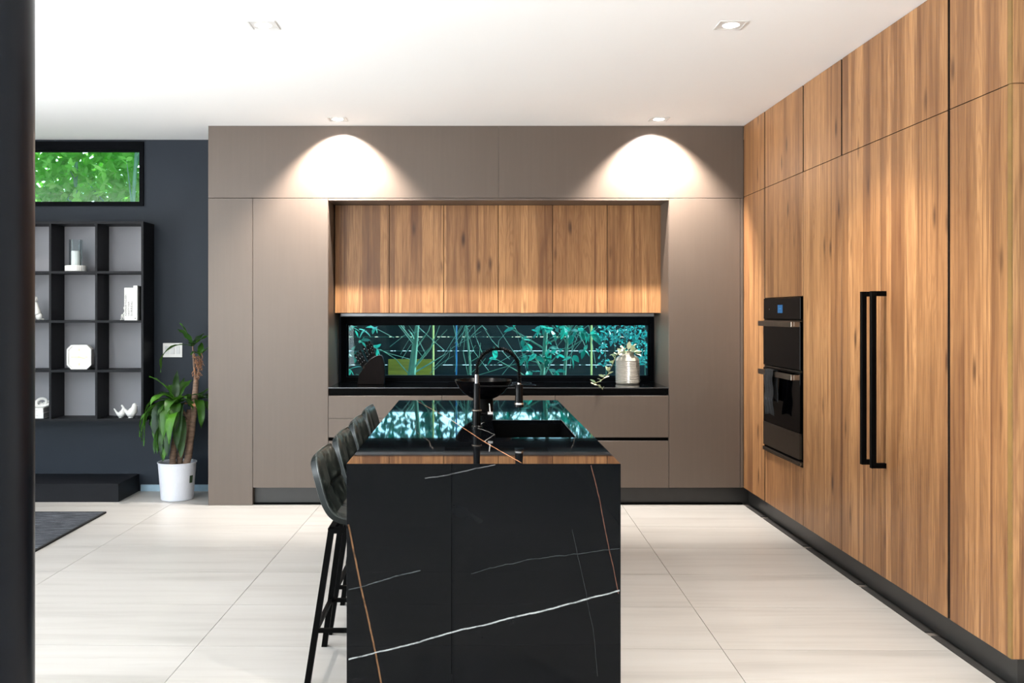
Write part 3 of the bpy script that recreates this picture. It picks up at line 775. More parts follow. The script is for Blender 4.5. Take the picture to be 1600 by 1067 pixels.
# row 2: cat figurine, seated figure, books
def skin(name, pts, edges, radii, mat, parent=None, lvl=2):
    me = bpy.data.meshes.new(name); o0 = origin(parent); me.from_pydata([tuple(Vector(p)-o0) for p in pts], edges, [])
    ob = link_mesh(name, me, parent); me.materials.append(mat)
    md = ob.modifiers.new('skin', 'SKIN'); md.use_smooth_shade = True
    sv = me.skin_vertices[0].data if me.skin_vertices else None
    if sv is None:
        ob.data.update()
    for v, r in zip(me.skin_vertices[0].data, radii):
        v.radius = (r, r)
    me.skin_vertices[0].data[0].use_root = True
    ss = ob.modifiers.new('sub', 'SUBSURF'); ss.levels = lvl; ss.render_levels = lvl
    return ob
def ensure_skin(me):
    bm = bmesh.new(); bm.from_mesh(me); bm.verts.layers.skin.verify(); bm.to_mesh(me); bm.free()
def skin_fig(name, pts, edges, radii, mat, parent=None, lvl=2):
    me = bpy.data.meshes.new(name); o0 = origin(parent); me.from_pydata([tuple(Vector(p)-o0) for p in pts], edges, [])
    ensure_skin(me)
    ob = link_mesh(name, me, parent); me.materials.append(mat)
    for v, r in zip(me.skin_vertices[0].data, radii): v.radius = (r, r)
    me.skin_vertices[0].data[0].use_root = True
    md = ob.modifiers.new('skin', 'SKIN'); md.use_smooth_shade = True
    ss = ob.modifiers.new('sub', 'SUBSURF'); ss.levels = lvl; ss.render_levels = lvl
    return ob
cz_ = zrow(2); cy_ = 7.77; cx_ = -3.61
cat = thing('cat_figurine', 'white sitting cat ornament on the shelf beside the column', 'ornament', (cx_, cy_, cz_))
def catp(x, z, y=0): return (cx_+x, cy_+y, cz_+z)
skin_fig('body', [catp(.01, .035), catp(.0, .07), catp(-.006, .105), catp(-.008, .135), catp(-.018, .150), catp(-.040, .146)], [(0,1),(1,2),(2,3),(3,4),(4,5)], [.036, .034, .026, .020, .024, .012], M['ceramic'], cat)
MB().ball(catp(.018, .032), .029, (1, .9, 1.1)).build('haunch', M['ceramic'], cat, smooth=True)
for dx in (-.012, .012):
    MB().tube([catp(-.028, .09, dx), catp(-.034, .012, dx), catp(-.046, .006, dx)], [.012, .009, .007], 10).build('front_leg', M['ceramic'], cat, smooth=True)
    MB().lathe([(.011, 0), (.009, .014), (.0008, .036)], catp(-.008, .163, dx), 8).build('ear', M['ceramic'], cat, smooth=True)
MB().tube([catp(.032, .012), catp(.046, .008, .01), catp(.044, .007, .035)], [.009, .008, .005], 8).build('tail', M['ceramic'], cat, smooth=True)
# seated abstract figure: a tiny resin person hugging its knees
fx, fy = -2.868, 7.735
fg = thing('seated_figurine', 'small white seated human figure leaning on the books', 'ornament', (fx, fy, cz_))
def fp(x, z, y=0): return (fx+x, fy+y, cz_+z)
pp = [fp(.006, .014), fp(.012, .04), fp(.010, .066), fp(.006, .078), fp(.004, .087),
      fp(-.002, .018, -.010), fp(-.018, .050, -.012), fp(-.022, .006, -.012), fp(-.032, .004, -.012),
      fp(.004, .018, .010), fp(-.008, .044, .012), fp(-.016, .006, .012), fp(-.026, .004, .012),
      fp(.004, .068, -.014), fp(-.006, .045, -.020), fp(-.020, .035, -.014),
      fp(.008, .068, .014), fp(.014, .045, .020), fp(-.010, .034, .014)]
ee = [(0,1),(1,2),(2,3),(3,4),(0,5),(5,6),(6,7),(7,8),(0,9),(9,10),(10,11),(11,12),(2,13),(13,14),(14,15),(2,16),(16,17),(17,18)]
rr = [.009, .007, .008, .004, .004, .007, .0055, .004, .004, .007, .0055, .004, .004, .005, .0038, .003, .005, .0038, .003]
skin_fig('body', pp, ee, rr, M['whitematt'], fg)
MB().ball(fp(.003, .100), .013, (.9, .9, 1.15)).build('head', M['whitematt'], fg, smooth=True)
# books (upright)
def text_obj(name, body, size, loc, rot, mat, parent, ext=.0003):
    cu = bpy.data.curves.new(name, 'FONT'); cu.body = body; cu.size = size; cu.extrude = ext; cu.align_x = 'LEFT'; cu.align_y = 'CENTER'; cu.resolution_u = 2
    tmp = bpy.data.objects.new(name, cu); COL.objects.link(tmp); tmp.location = loc; tmp.rotation_euler = rot
    bpy.context.view_layer.update()
    dg = bpy.context.evaluated_depsgraph_get(); me = bpy.data.meshes.new_from_object(tmp.evaluated_get(dg)); mw = tmp.matrix_world.copy()
    bpy.data.objects.remove(tmp); me.transform(mw); me.transform(Matrix.Translation(-origin(parent))); me.materials.clear(); me.materials.append(mat)
    return link_mesh(name, me, parent)
bk = [(.0255, .268, 'ALEXANDER McQUEEN', .027), (.0245, .268, 'VANITY FAIR', .0255), (.0245, .268, 'SURREAL', .0255), (.033, .286, '', 0)]
xb = (194.5-736)*7.70/F
blb = ['white book with the longest spine title, leftmost upright book', 'white book with short spine title, second upright book', 'white book, third upright book beside the tallest one', 'tallest white book with a small mark at its spine foot']
for k, (tk, hh, txt, ts) in enumerate(bk):
    t1 = thing('book', blb[k], 'book', (xb, 7.70, cz_), 'upright white books on the shelf')
    m = MB(); m.box(xb+.0004, xb+tk-.0004, 7.695, 7.698, cz_, cz_+hh); m.box(xb+.0004, xb+.003, 7.698, 7.888, cz_, cz_+hh); m.box(xb+tk-.003, xb+tk-.0004, 7.698, 7.888, cz_, cz_+hh)
    m.build('cover', M['whitematt'], t1)
    MB().box(xb+.003, xb+tk-.003, 7.699, 7.884, cz_+.003, cz_+hh-.003).build('pages', M['paper'], t1)
    if txt:
        n_c = len(txt); target = {0: .175, 1: .12, 2: .125}[k]
        o = text_obj('spine_title', txt, .021, (xb+tk/2, 7.6946, cz_+.035), (PI/2, -PI/2, 0), M['ink'], t1)
        zs = [v.co.z for v in o.data.vertices]; z0_, z1_ = min(zs), max(zs); kx = target/(z1_-z0_)
        for v in o.data.vertices: v.co.z = z0_+(v.co.z-z0_)*kx
    else: MB().box(xb+.012, xb+.020, 7.6942, 7.6949, cz_+.012, cz_+.020).build('spine_mark', M['ink'], t1)
    xb += tk
t1 = thing('book', 'thin black book at the right end of the upright books', 'book', (xb+.003, 7.75, cz_), 'upright white books on the shelf'); del t1['group']
MB().box(xb+.0008, xb+.011, 7.74, 7.885, cz_, cz_+.282, .001).build('cover', M['blackmatt'], t1)
MB().box(xb+.003, xb+.009, 7.745, 7.8845, cz_+.2822, cz_+.2828).build('pages', M['paper'], t1)
# octagonal clock
kx = (124.3-736)*7.74/F; ck = thing('desk_clock', 'white octagonal desk clock with thin gold hands', 'clock', (kx, 7.76, zrow(3))); kz = zrow(3)+.101
def octo(r, cut, y):
    return [(kx+a, y, kz+b) for a, b in ((-r, -r+cut), (-r+cut, -r), (r-cut, -r), (r, -r+cut), (r, r-cut), (r-cut, r), (-r+cut, r), (-r, r-cut))]
MB().prism(octo(.101, .036, 7.735), (0, .05, 0)).build('case', M['whitematt'], ck, bev=.003)
m = MB(); a_, b_ = octo(.101, .036, 7.7345), octo(.088, .030, 7.7345)
for i in range(8):
    j = (i+1) % 8; q = [a_[i], a_[j], b_[j], b_[i]]; m.prism(q, (0, -.008, 0))
m.build('bezel', M['whitematt'], ck)
for dx, dz, w_, h_ in ((0, .06, .004, .016), (0, -.06, .004, .016), (.06, 0, .016, .004), (-.06, 0, .016, .004)):
    MB().box(kx+dx-w_/2, kx+dx+w_/2, 7.732, 7.7345, kz+dz-h_/2, kz+dz+h_/2).build('hour_mark', M['gold'], ck)
MB().obox((kx-.055, 7.731, kz+.001), (kx+.01, 7.731, kz-.001), .0025, .003, up=(0, 1, 0)).build('minute_hand', M['gold'], ck)
MB().obox((kx-.008, 7.730, kz+.003), (kx+.05, 7.730, kz-.012), .003, .0035, up=(0, 1, 0)).build('hour_hand', M['gold'], ck)
MB().tube([(kx, 7.7345, kz), (kx, 7.728, kz)], .004, 12).build('hub', M['gold'], ck)
# stacked books and chain knot
bz = zrow(4); bx0_ = (45-736)*7.70/F
for k, (hh, wd, lb) in enumerate(((.045, .0, 'white book at the bottom of the flat stack under the knot'), (.040, .0, 'white book on top of the flat stack, carrying the knot'))):
    x1_ = (68.5-736)*7.70/F - .003*k
    t1 = thing('flat_book', lb, 'book', (x1_-.1, 7.78, bz), 'flat books under the knot')
    m = MB(); m.box(x1_-.19, x1_, 7.695, 7.885, bz, bz+.003); m.box(x1_-.19, x1_, 7.695, 7.885, bz+hh-.003, bz+hh-.0003); m.box(x1_-.19, x1_, 7.692, 7.695, bz, bz+hh-.0003)
    m.build('cover', M['whitematt'], t1); MB().box(x1_-.187, x1_-.003, 7.6955, 7.882, bz+.0031, bz+hh-.0031).build('pages', simple('grey_page_block', (150, 152, 156), .7), t1)
    m = MB(); 
    for q in range(4): m.box(x1_-.12+q*.02, x1_-.106+q*.02, 7.6912, 7.6918, bz+hh*.45, bz+hh*.52)
    m.build('spine_lettering', simple('pale_grey_print', (170, 168, 166), .6), t1)
    bz += hh
kn = thing('chain_knot', 'white interlinked chain knot ornament on the flat books', 'ornament', (-3.56, 7.76, bz))
def torus_link(c, R, r, rot, ex=1.25):
    m = MB(); rows_ = []
    for i in range(29):
        a = 2*PI*i/28; row = []
        for j in range(12):
            b = 2*PI*j/12; p = Vector((math.cos(a)*(R*ex+r*math.cos(b)), math.sin(a)*(R+r*math.cos(b)), r*math.sin(b)))
            row.append(rot @ p + Vector(c))
        rows_.append(row)
    m.grid(rows_, True); bmesh.ops.remove_doubles(m.bm, verts=m.bm.verts[:], dist=1e-5); return m
from mathutils import Euler
kc = Vector((-3.565, 7.76, bz+.036))
for (dx, dz, e_) in ((-.05, -.008, (.5, .2, .2)), (-.002, .004, (1.35, -.3, .5)), (.045, -.004, (.45, -.15, -.3))):
    torus_link(kc+Vector((dx, 0, dz)), .032, .0115, Euler(e_).to_matrix()).build('chain_link', M['whitematt'], kn, smooth=True)
# two birds
def bird(px0, s, lb):
    x_ = (px0-736)*7.74/F; z_ = zrow(4)
    t1 = thing('bird_figurine', lb, 'ornament', (x_, 7.74, z_), 'white bird ornaments')
    q = lambda a, b, y=0: (x_+a*s, 7.74+y*s, z_+b*s)
    rings = []
    spine = [((-.062, .092), .004), ((-.056, .086), .0065), ((-.040, .062), .0085), ((-.026, .046), .014), ((-.006, .034), .027), ((.012, .036), .034), ((.026, .052), .031), ((.032, .072), .022), ((.033, .088), .0175), ((.032, .099), .0135), ((.030, .105), .006)]
    m = MB(); m.tube([q(*p) for p, r in spine], [r*s for p, r in spine], 20); m.build('body', M['ceramic'], t1, smooth=True)
    MB().lathe([(.006*s, 0), (.0045*s, .005*s), (.0005, .013*s)], (0, 0, 0), 8)
    m = MB(); m.tube([q(.044, .090), q(.060, .087)], [.005*s, .0007*s], 8); m.build('beak', M['ceramic'], t1, smooth=True)
    MB().lathe([(.016*s, 0), (.018*s, .001), (.014*s, .006*s), (0, .008*s)], q(.005, 0), 16).build('foot', M['ceramic'], t1, smooth=True)
bird(187.5, .82, 'smaller white bird ornament, on the left of the pair')
bird(203.0, 1.15, 'larger white bird ornament, on the right of the pair')

# low platform under the shelf
o = MB().box(-4.6, -2.815, 7.46, YB-.001, .0005, .1465, .002).build('low_platform', M['shelf']); tag(o, 'long black platform on the floor below the shelf unit', 'platform')
# light switch
sx, sz = -2.531, 1.195
sw = thing('light_switch', 'white three-gang light switch plate on the dark wall', 'switch', (sx, YB, sz))
MB().box(sx-.082, sx+.082, YB-.007, YB-.0005, sz-.0605, sz+.0605, .002).build('plate', M['ceramic'], sw)
for k in (-1, 0, 1):
    MB().box(sx+k*.046-.0165, sx+k*.046+.0165, YB-.011, YB-.0072, sz-.033, sz+.033, .001).build('rocker', simple('grey_rocker', (205, 206, 206), .4), sw)
# rug
rg = thing('area_rug', 'dark grey woven rug with black edge on the tiles', 'rug', (-3.9, 5.8, 0))
MB().box(-5.2, -2.765, 4.4, 7.035, .001, .011).build('pile', M['rug'], rg)
m = MB(); ring_slab(m, -5.212, -2.750, 4.388, 7.047, -5.2, -2.765, 4.4, 7.035, .001, .013); m.build('binding', M['rugedge'], rg)

# ------------------------------------------------------------------ dracaena in pot
PX, PY = -2.39, 7.60
random.seed(5)
pl = thing('potted_plant', 'tall corn plant with three canes in a ribbed pale pot', 'plant', (PX, PY, 0))
NR = 144
pot = MB().lathe([(0, .0), (.122, .0), (.128, .006), (.150, .29), (.155, .295), (.155, .303), (.148, .303), (.143, .292), (.130, .2), (0, .2)], (PX, PY, 0), NR, lambda k, z: 1-.010*(k % 3 == 0)*(1 if .01 < z < .28 else 0)).build('pot', M['potgrey'], pl, smooth=False)
MB().lathe([(0, .262), (.08, .266), (.139, .262), (.139, .255), (0, .255)], (PX, PY, 0), 32).build('soil', M['soil'], pl, smooth=True)
m = MB(); a0 = -.12
m.grid([[(PX+(.1425+.0035*0+zz*.075+.0)*math.cos(a), PY+(.1425+zz*.075)*math.sin(a), .14+zz) for a in (-.55, -.42, -.3)] for zz in (0, .03, .06)])
m.build('sticker', simple('dark_green_sticker', (40, 62, 34), .5), pot)
def pw(px, py, Y=7.6): return Vector(((px-736)*Y/F, Y, HCAM-(py-489)*Y/F))
def cane(pts, rad, n=14):
    out = []; rr = []
    for i in range(len(pts)-1):
        a, b = Vector(pts[i]), Vector(pts[i+1])
        for k in range(6): out.append(a.lerp(b, k/6)); rr.append(rad[i]+(rad[i+1]-rad[i])*k/6)
    out.append(Vector(pts[-1])); rr.append(rad[-1])
    rr = [r*(1+.06*math.sin(i*2.1)+.04*random.random()) for i, r in enumerate(rr)]
    return MB().tube(out, rr, n)
cane([(-2.413, 7.56, .2), pw(270, 715, 7.56), pw(274, 683, 7.56)], [.026, .026, .024]).build('cane', M['cane'], pl, smooth=True)
cane([(-2.375, 7.61, .2), pw(281, 715, 7.61), pw(292, 665, 7.61), pw(296, 640, 7.62), pw(290, 618, 7.62), pw(276, 628, 7.62)][:4], [.024, .026, .025, .02]).build('cane', M['cane'], pl, smooth=True)
cane([(-2.335, 7.58, .2), pw(294, 715, 7.6), pw(302, 650, 7.62), pw(306, 600, 7.64), pw(306, 585, 7.64)], [.028, .028, .027, .022, .014]).build('cane', M['cane'], pl, smooth=True)
cane([pw(296, 655, 7.6), pw(285, 642, 7.6), pw(276, 636, 7.6), pw(275, 622, 7.6)], [.014, .013, .013, .010]).build('stem', M['cane'], pl, smooth=True)
m = MB(); m.tube([pw(306, 590, 7.63), pw(303, 570, 7.62), pw(302, 552, 7.62), pw(301, 538, 7.62)], [.012, .009, .008, .006], 10)
m.tube([pw(308, 590, 7.63), pw(313, 570, 7.63), pw(312, 552, 7.63)], [.011, .009, .008], 10); m.build('stem', M['cane'], pl, smooth=True)
m = MB()
for k in range(46):
    a = pw(random.uniform(303, 316), random.uniform(552, 592), 7.60+random.uniform(-.02, .02)); b = a+Vector((random.uniform(-.03, .03), random.uniform(-.02, .02), random.uniform(-.07, .02)))
    mid = a.lerp(b, .5)+Vector((random.uniform(-.02, .02), random.uniform(-.01, .01), 0)); m.tube([a, mid, b], [.004, .003, .0012], 5)
m.build('dried_husk', M['deadleaf'], pl, smooth=True)
def strap(base, az, el, length, width, droop, fold=.25, twist=0.0, mat='palmleaf', name='leaf'):
    width *= 1.28; rows_ = []; p = Vector(base); e = el; n = 12; ph = random.random()*6
    for i in range(n+1):
        t = i/n; d = Vector((math.cos(az)*math.cos(e), math.sin(az)*math.cos(e), math.sin(e)))
        side = Vector((-math.sin(az), math.cos(az), 0)); up = side.cross(d)*-1
        wv = width*(.25+.75*math.sin(PI*min(1, t*1.0)**.75))*(1 if t < .85 else max(.06, 1-((t-.85)/.15)**1.6*.9))*.5
        if t < .12: wv = width*.5*(.3+t*2.5)
        row = []
        for q in (-1, -.5, 0, .5, 1):
            sd = side*math.cos(twist*t)+up*math.sin(twist*t)
            v = p + sd*wv*q + up*(abs(q)*wv*fold) + up*.006*math.sin(t*16+ph+q*2)*abs(q)
            v.x = min(v.x, -2.084); v.y = min(v.y, 7.915)
            if v.y > 7.63 and v.x < -2.672 and v.z > .6: v.x = -2.672
            if v.z < .32 and (Vector((v.x-PX, v.y-PY))).length < .16: v.z = max(v.z, .31)
            row.append(v)
        rows_.append(row)
        p = p + d*(length/n); e = max(-1.5, e - droop*(length/n)*(1+t*1.2))
    m = MB(); m.grid(rows_); o = m.build(name, M[mat], pl, smooth=True)
    return o
h1 = pw(276, 632, 7.58)
rs = random.Random(11)
# hand-placed (azimuth, elevation, length, width, droop); azimuth -90 deg points to the camera
for az, el, ln, wd, dr in ((190, 62, .38, .060, 1.5), (200, 20, .42, .062, 4.5), (215, 35, .46, .066, 5.2), (240, 30, .50, .068, 6.0), (262, 28, .50, .070, 6.5),
                           (280, 25, .40, .066, 6.6), (318, 30, .30, .055, 5.2), (350, 38, .30, .055, 2.4), (12, 40, .27, .055, 2.0),
                           (165, 25, .42, .06, 4.6), (150, 45, .40, .058, 4.2), (120, 60, .36, .055, 3.0), (80, 72, .38, .05, 1.6), (60, 62, .34, .055, 2.2), (95, 82, .36, .045, .8),
                           (255, 8, .44, .062, 5.5), (228, 5, .46, .062, 5.0), (275, 5, .42, .062, 5.6),  (205, -5, .40, .058, 4.2), (245, -10, .40, .06, 4.8),
                           (182, 8, .38, .056, 4.2), (265, 50, .40, .06, 5.5), (232, 55, .36, .056, 5.0), (320, 50, .30, .05, 3.6)):
    strap(h1+Vector((rs.uniform(-.015, .015), rs.uniform(-.015, .015), rs.uniform(-.03, .02))), math.radians(az+rs.uniform(-6, 6)), math.radians(el), ln*rs.uniform(.74, .88), wd*1.02, dr*1.05, twist=rs.uniform(-.5, .5))
for k in range(22):
    az = rs.uniform(180, 305); el = rs.uniform(-20, 30)
    b_ = pw(rs.uniform(264, 286), rs.uniform(626, 652), 7.58+rs.uniform(-.04, .05))
    strap(b_, math.radians(az), math.radians(el), rs.uniform(.36, .48), rs.uniform(.055, .072), rs.uniform(5.0, 7.5), twist=rs.uniform(-.5, .5))
h3 = pw(301, 541, 7.62)
for az, el, ln, wd, dr in ((175, 68, .22, .050, 1.0), (230, 60, .20, .05, 2.0), (10, 42, .16, .045, 1.5), (60, 50, .16, .04, 2), (195, 15, .40, .038, 4.2), (280, 30, .15, .04, 4)):
    strap(h3, math.radians(az), math.radians(el), ln, wd, dr, twist=rs.uniform(-.5, .5))
h4 = pw(313, 556, 7.62)
for az, el, ln, wd, dr in ((250, 40, .14, .035, 7), (20, 50, .12, .035, 2), (100, 60, .14, .04, 2)): strap(h4, math.radians(az), math.radians(el), ln, wd, dr)
h5 = pw(306, 625, 7.66)
for az, el, ln, wd, dr in ((300, 10, .40, .055, 6), (20, 20, .30, .05, 6), (330, 0, .36, .05, 5), (70, 30, .34, .05, 5), (45, 45, .3, .045, 3), (120, 30, .36, .05, 4.5)):
    strap(h5, math.radians(az), math.radians(el), ln*.85, wd, dr)
strap(pw(288, 632, 7.55), math.radians(-35), math.radians(20), .16, .028, 5, mat='deadleaf', name='dry_leaf')

# ------------------------------------------------------------------ objects on the worktop
# knife block
kbx, kby = -.822, 7.66
kb = thing('knife_block', 'dark rounded knife block full of black-handled knives', 'knife block', (kbx, kby, .925))
def kq(x, y): return ((540+x/8.89-736)*7.62/F, HCAM-(500+y/8.89-489)*7.62/F)
pts = [(kq(165, 900)[0], .9255), (kq(532, 900)[0], .9255), kq(540, 720), kq(532, 600), kq(515, 530), kq(497, 492), kq(455, 492), kq(410, 510), kq(360, 540), kq(310, 585), kq(262, 640), kq(225, 700), kq(180, 770)]
MB().prism([(x_, kby-.045, z_) for x_, z_ in pts], (0, .09, 0)).build('block', M['knifewood'], kb, bev=.004)
m = MB(); arc = [(kq(*q)[0], kby-.046, kq(*q)[1]) for q in ((500, 490), (455, 489), (408, 507), (356, 537), (305, 583), (256, 640), (252, 670))]
m.tube(arc, .0014, 6); m.build('metal_rim', M['chrome'], kb)
kd = Vector((-.42, 0, .9)).normalized()
def knife(p0, dirv, ln, w_, k):
    p0 = Vector(p0); d = Vector(dirv).normalized(); p1 = p0+d*ln
    h = MB(); h.obox(p0+d*.012, p1, .016, w_, up=(0, 1, 0)); hn = h.build('knife_handle', M['blackmatt'], kb, bev=.003)
    MB().obox(p0-d*.004, p0+d*.0125, .014, w_*.9, up=(0, 1, 0)).build('bolster', M['blacksatin'], hn)
    r = MB()
    for q in (.3, .55, .8):
        c_ = p0.lerp(p1, q); r.tube([c_+Vector((0, -.0085, 0)), c_+Vector((0, .0085, 0))] if False else [c_+Vector((0, -w_*.5-.0008, 0)), c_+Vector((0, w_*.5+.0008, 0))], .0019, 8)
    r.build('rivet', M['chrome'], hn)
for k, (qx, qy, tx, ty) in enumerate(((405, 508, 352, 335), (380, 525, 318, 290), (350, 548, 285, 305), (325, 570, 235, 360), (285, 615, 190, 425), (262, 640, 150, 450), (245, 665, 120, 480))):
    p0_ = kq(qx, qy); p1_ = kq(tx, ty); dv = Vector((p1_[0]-p0_[0], 0, p1_[1]-p0_[1]))
    for yy in ((-.026, .012) if k % 2 == 0 else (-.008, .028)):
        knife((p0_[0], kby+yy, p0_[1]), dv, dv.length, .020, k)
# jug and trailing leaves
jx, jy = 1.296, 7.74
jg = thing('ribbed_jug', 'white ribbed ceramic jug by the right end of the window', 'jug', (jx, jy, .9255))
prof = [(0, 0), (.088, 0), (.096, .004)]
z_ = .012
while z_ < .195:
    prof += [(.0965, z_), (.1005, z_+.005), (.0965, z_+.010)]; z_ += .0135
prof += [(.094, .205), (.082, .222), (.062, .235), (.052, .242), (.050, .262), (.055, .268), (.050, .268), (.046, .262), (.046, .24), (0, .2)]
MB().lathe(prof, (jx, jy, .9255), 56).build('body', simple('speckled_cream_glaze', (160, 154, 144), .22, var=.03, scale=40), jg, smooth=True)
tv = thing('trailing_sprig', 'cream and green leafy sprig trailing from the ribbed jug', 'plant', (jx, jy, 1.17))
def leafmesh(L_, W_, fold=.22, curl=.25, ov=.62):
    rows_ = []; n = 7
    for i in range(n+1):
        t = i/n; wv = W_*.5*math.sin(PI*t**(1/(1.6*ov)))**.8 if 0 < t < 1 else .0008
        z_ = curl*L_*(t*t)*-.5
        rows_.append([(t*L_, q*wv, z_+abs(q)*wv*fold) for q in (-1, 0, 1)])
    m = MB(); m.grid(rows_); bmesh.ops.recalc_face_normals(m.bm, faces=m.bm.faces[:])
    me = bpy.data.meshes.new('leaf'); m.bm.to_mesh(me); m.bm.free(); me.polygons.foreach_set('use_smooth', [True]*len(me.polygons)); return me
def put_leaf(me, p, parent, rng, d=None, sc=1.0, name='leaf'):
    o = bpy.data.objects.new(name, me); COL.objects.link(o); o.parent = parent
    o.location = Vector(p)-origin(parent)
    if d is None: e_ = (rng.uniform(-1.2, 1.2), rng.uniform(-.9, .9), rng.uniform(0, 2*PI))
    else:
        q = Vector(d).to_track_quat('X', 'Z'); e_ = (q @ Euler((rng.uniform(-.9, .9), 0, 0)).to_quaternion()).to_euler()
    o.rotation_euler = e_; o.scale = (sc, sc, sc); return o
cl = leafmesh(.075, .038); cl.materials.append(M['creamleaf'])
rng = random.Random(3)
def jw(px, py, Y): return Vector(((px-736)*Y/F, Y, HCAM-(py-489)*Y/F))
stem = [Vector((jx, jy, 1.16)), jw(984, 548, 7.72), jw(972, 549, 7.66), jw(962, 556, 7.62), jw(956, 572, 7.58), jw(950, 585, 7.54), jw(940, 594, 7.48), jw(928, 600, 7.40), jw(938, 603, 7.33), jw(942, 609, 7.325)]
MB().tube(stem, [.003]*len(stem), 6).build('stem', simple('brown_green_stem', (110, 104, 70), .6), tv, smooth=True)
for k in range(22):
    p = Vector((jx+rng.uniform(-.07, .07), jy+rng.uniform(-.07, .05), 1.165+rng.uniform(-.01, .06)))
    if (Vector((p.x-jx, p.y-jy)).length < .1) : p.z = max(p.z, 1.175)
    d = Vector((p.x-jx, p.y-jy-.03, rng.uniform(-.03, .06)))
    put_leaf(cl, p, tv, rng, d, rng.uniform(.7, 1.05))
for i in range(2, len(stem)-1):
    for q in range(4):
        p = stem[i].lerp(stem[i+1], q/4)
        sc = rng.uniform(.5, .8)
        d = Vector((rng.uniform(-1, .6), rng.uniform(-1, .2), rng.uniform(-.3, .8)))
        if p.z < .99: d.z = abs(d.z)*.6+.12
        if i >= 7: d.y = -abs(d.y)*.2; sc *= .5
        put_leaf(cl, p, tv, rng, d, sc)

# ------------------------------------------------------------------ ceiling downlights
def downlight(x_, y_, lb, e, aim=(0, 0, -1)):
    t1 = thing('downlight', lb, 'ceiling light', (x_, y_, ZC), 'square recessed ceiling lights')
    s = .072
    m = MB(); ring_slab(m, x_-s, x_+s, y_-s, y_+s, x_-s+.010, x_+s-.010, y_-s+.010, y_+s-.010, ZC-.004, ZC-.0005); m.build('frame', M['ceramic'], t1)
    MB().box(x_-s+.0105, x_+s-.0105, y_-s+.0105, y_+s-.0105, ZC-.0022, ZC-.0008).build('recess_plate', M['ceramic'], t1)
    MB().lathe([(0, -.0055), (.036, -.005), (.042, -.0025), (0, -.0025)], (x_, y_, ZC), 28).build('lens', M['lamp'], t1, smooth=True)
    light('spot', 'SPOT', (x_, y_, ZC-.012), e, (1, .93, .86), aim, spot_size=math.radians(103), spot_blend=.55, shadow_soft_size=.02)
downlight(-1.012, 7.085, 'far left square ceiling downlight above the taupe cupboards', 470, (0, .5, -1))
downlight(1.424, 7.085, 'far right square ceiling downlight above the taupe cupboards', 470, (0, .5, -1))
downlight(-1.06, 4.77, 'near left square ceiling downlight', 110)
downlight(1.327, 4.77, 'near right square ceiling downlight beside the oak wall', 190)
for x_, y_, e_ in ((-1.06, 2.45, 30), (1.327, 2.45, 250), (-3.6, 4.77, 45), (-3.6, 7.0, 45)):
    light('spot', 'SPOT', (x_, y_, ZC-.012), e_, (1, .93, .86), (0, 0, -1), spot_size=math.radians(103), spot_blend=.55, shadow_soft_size=.02)

# ------------------------------------------------------------------ outside: ground, fence, poles, hedge
struct(MB().box(-14, 12, YB+.2, 60, -.15, -.05).build('ground', M['paving']))
FYN = 10.0
fe = thing('garden_fence', 'dark horizontal board fence behind the strip window', 'fence', (0, FYN, -.05))
z_ = 0.052
k = 0
rg_ = random.Random(9)
xsplit = [-6, -3.0, -.41, 2.15, 5.0]
while z_ < 1.3:
    for a, b in zip(xsplit, xsplit[1:]):
        mat_ = M['fence']
        if k in (6, 5) and a < -.5 and a > -3.1: pass
        MB().box(a+.006, b-.006, FYN, FYN+.022, z_+.0025, z_+.1482, .002).build('board', mat_, fe)
    z_ += .1503; k += 1
for x_ in (-6, -3.0, -.41, 2.15, 5.0): MB().box(x_-.045, x_+.045, FYN+.024, FYN+.11, -.05, 1.40).build('post', M['fence'], fe)
o = MB().box(-.88, -.42, FYN-.07, FYN-.045, .66, 1.02, .003)  # added panel, stands in for the sunlit patch of fence
o = o.build('sunlit_fence_patch', M['fencesunlit']); tag(o, 'ochre panel painted as sunlit fence boards behind the trunk', 'board')
for px_, lb, nm in ((677, 'thin sunlit bamboo cane left of the tap, outside the window', 'bamboo_cane'), (924, 'thin sunlit bamboo cane left of the ribbed jug, outside', 'bamboo_cane')):
    Y_ = 9.7; x_ = (px_-736)*Y_/F
    m = MB(); m.tube([(x_, Y_, -.05+q*.2) for q in range(16)], [.009+(.0012 if q % 2 else 0) for q in range(16)], 10); o = m.build(nm, M['pole'], smooth=True); tag(o, lb, 'cane', 'bamboo canes at the fence')
o = MB().tube([((713-736)*9.6/F, 9.6, -.05), ((713-736)*9.6/F, 9.6, 2.4)], .008, 8).build('garden_stake', simple('blue_stake', (60, 130, 190), .4), smooth=True); tag(o, 'thin blue garden stake behind the tap', 'stake')

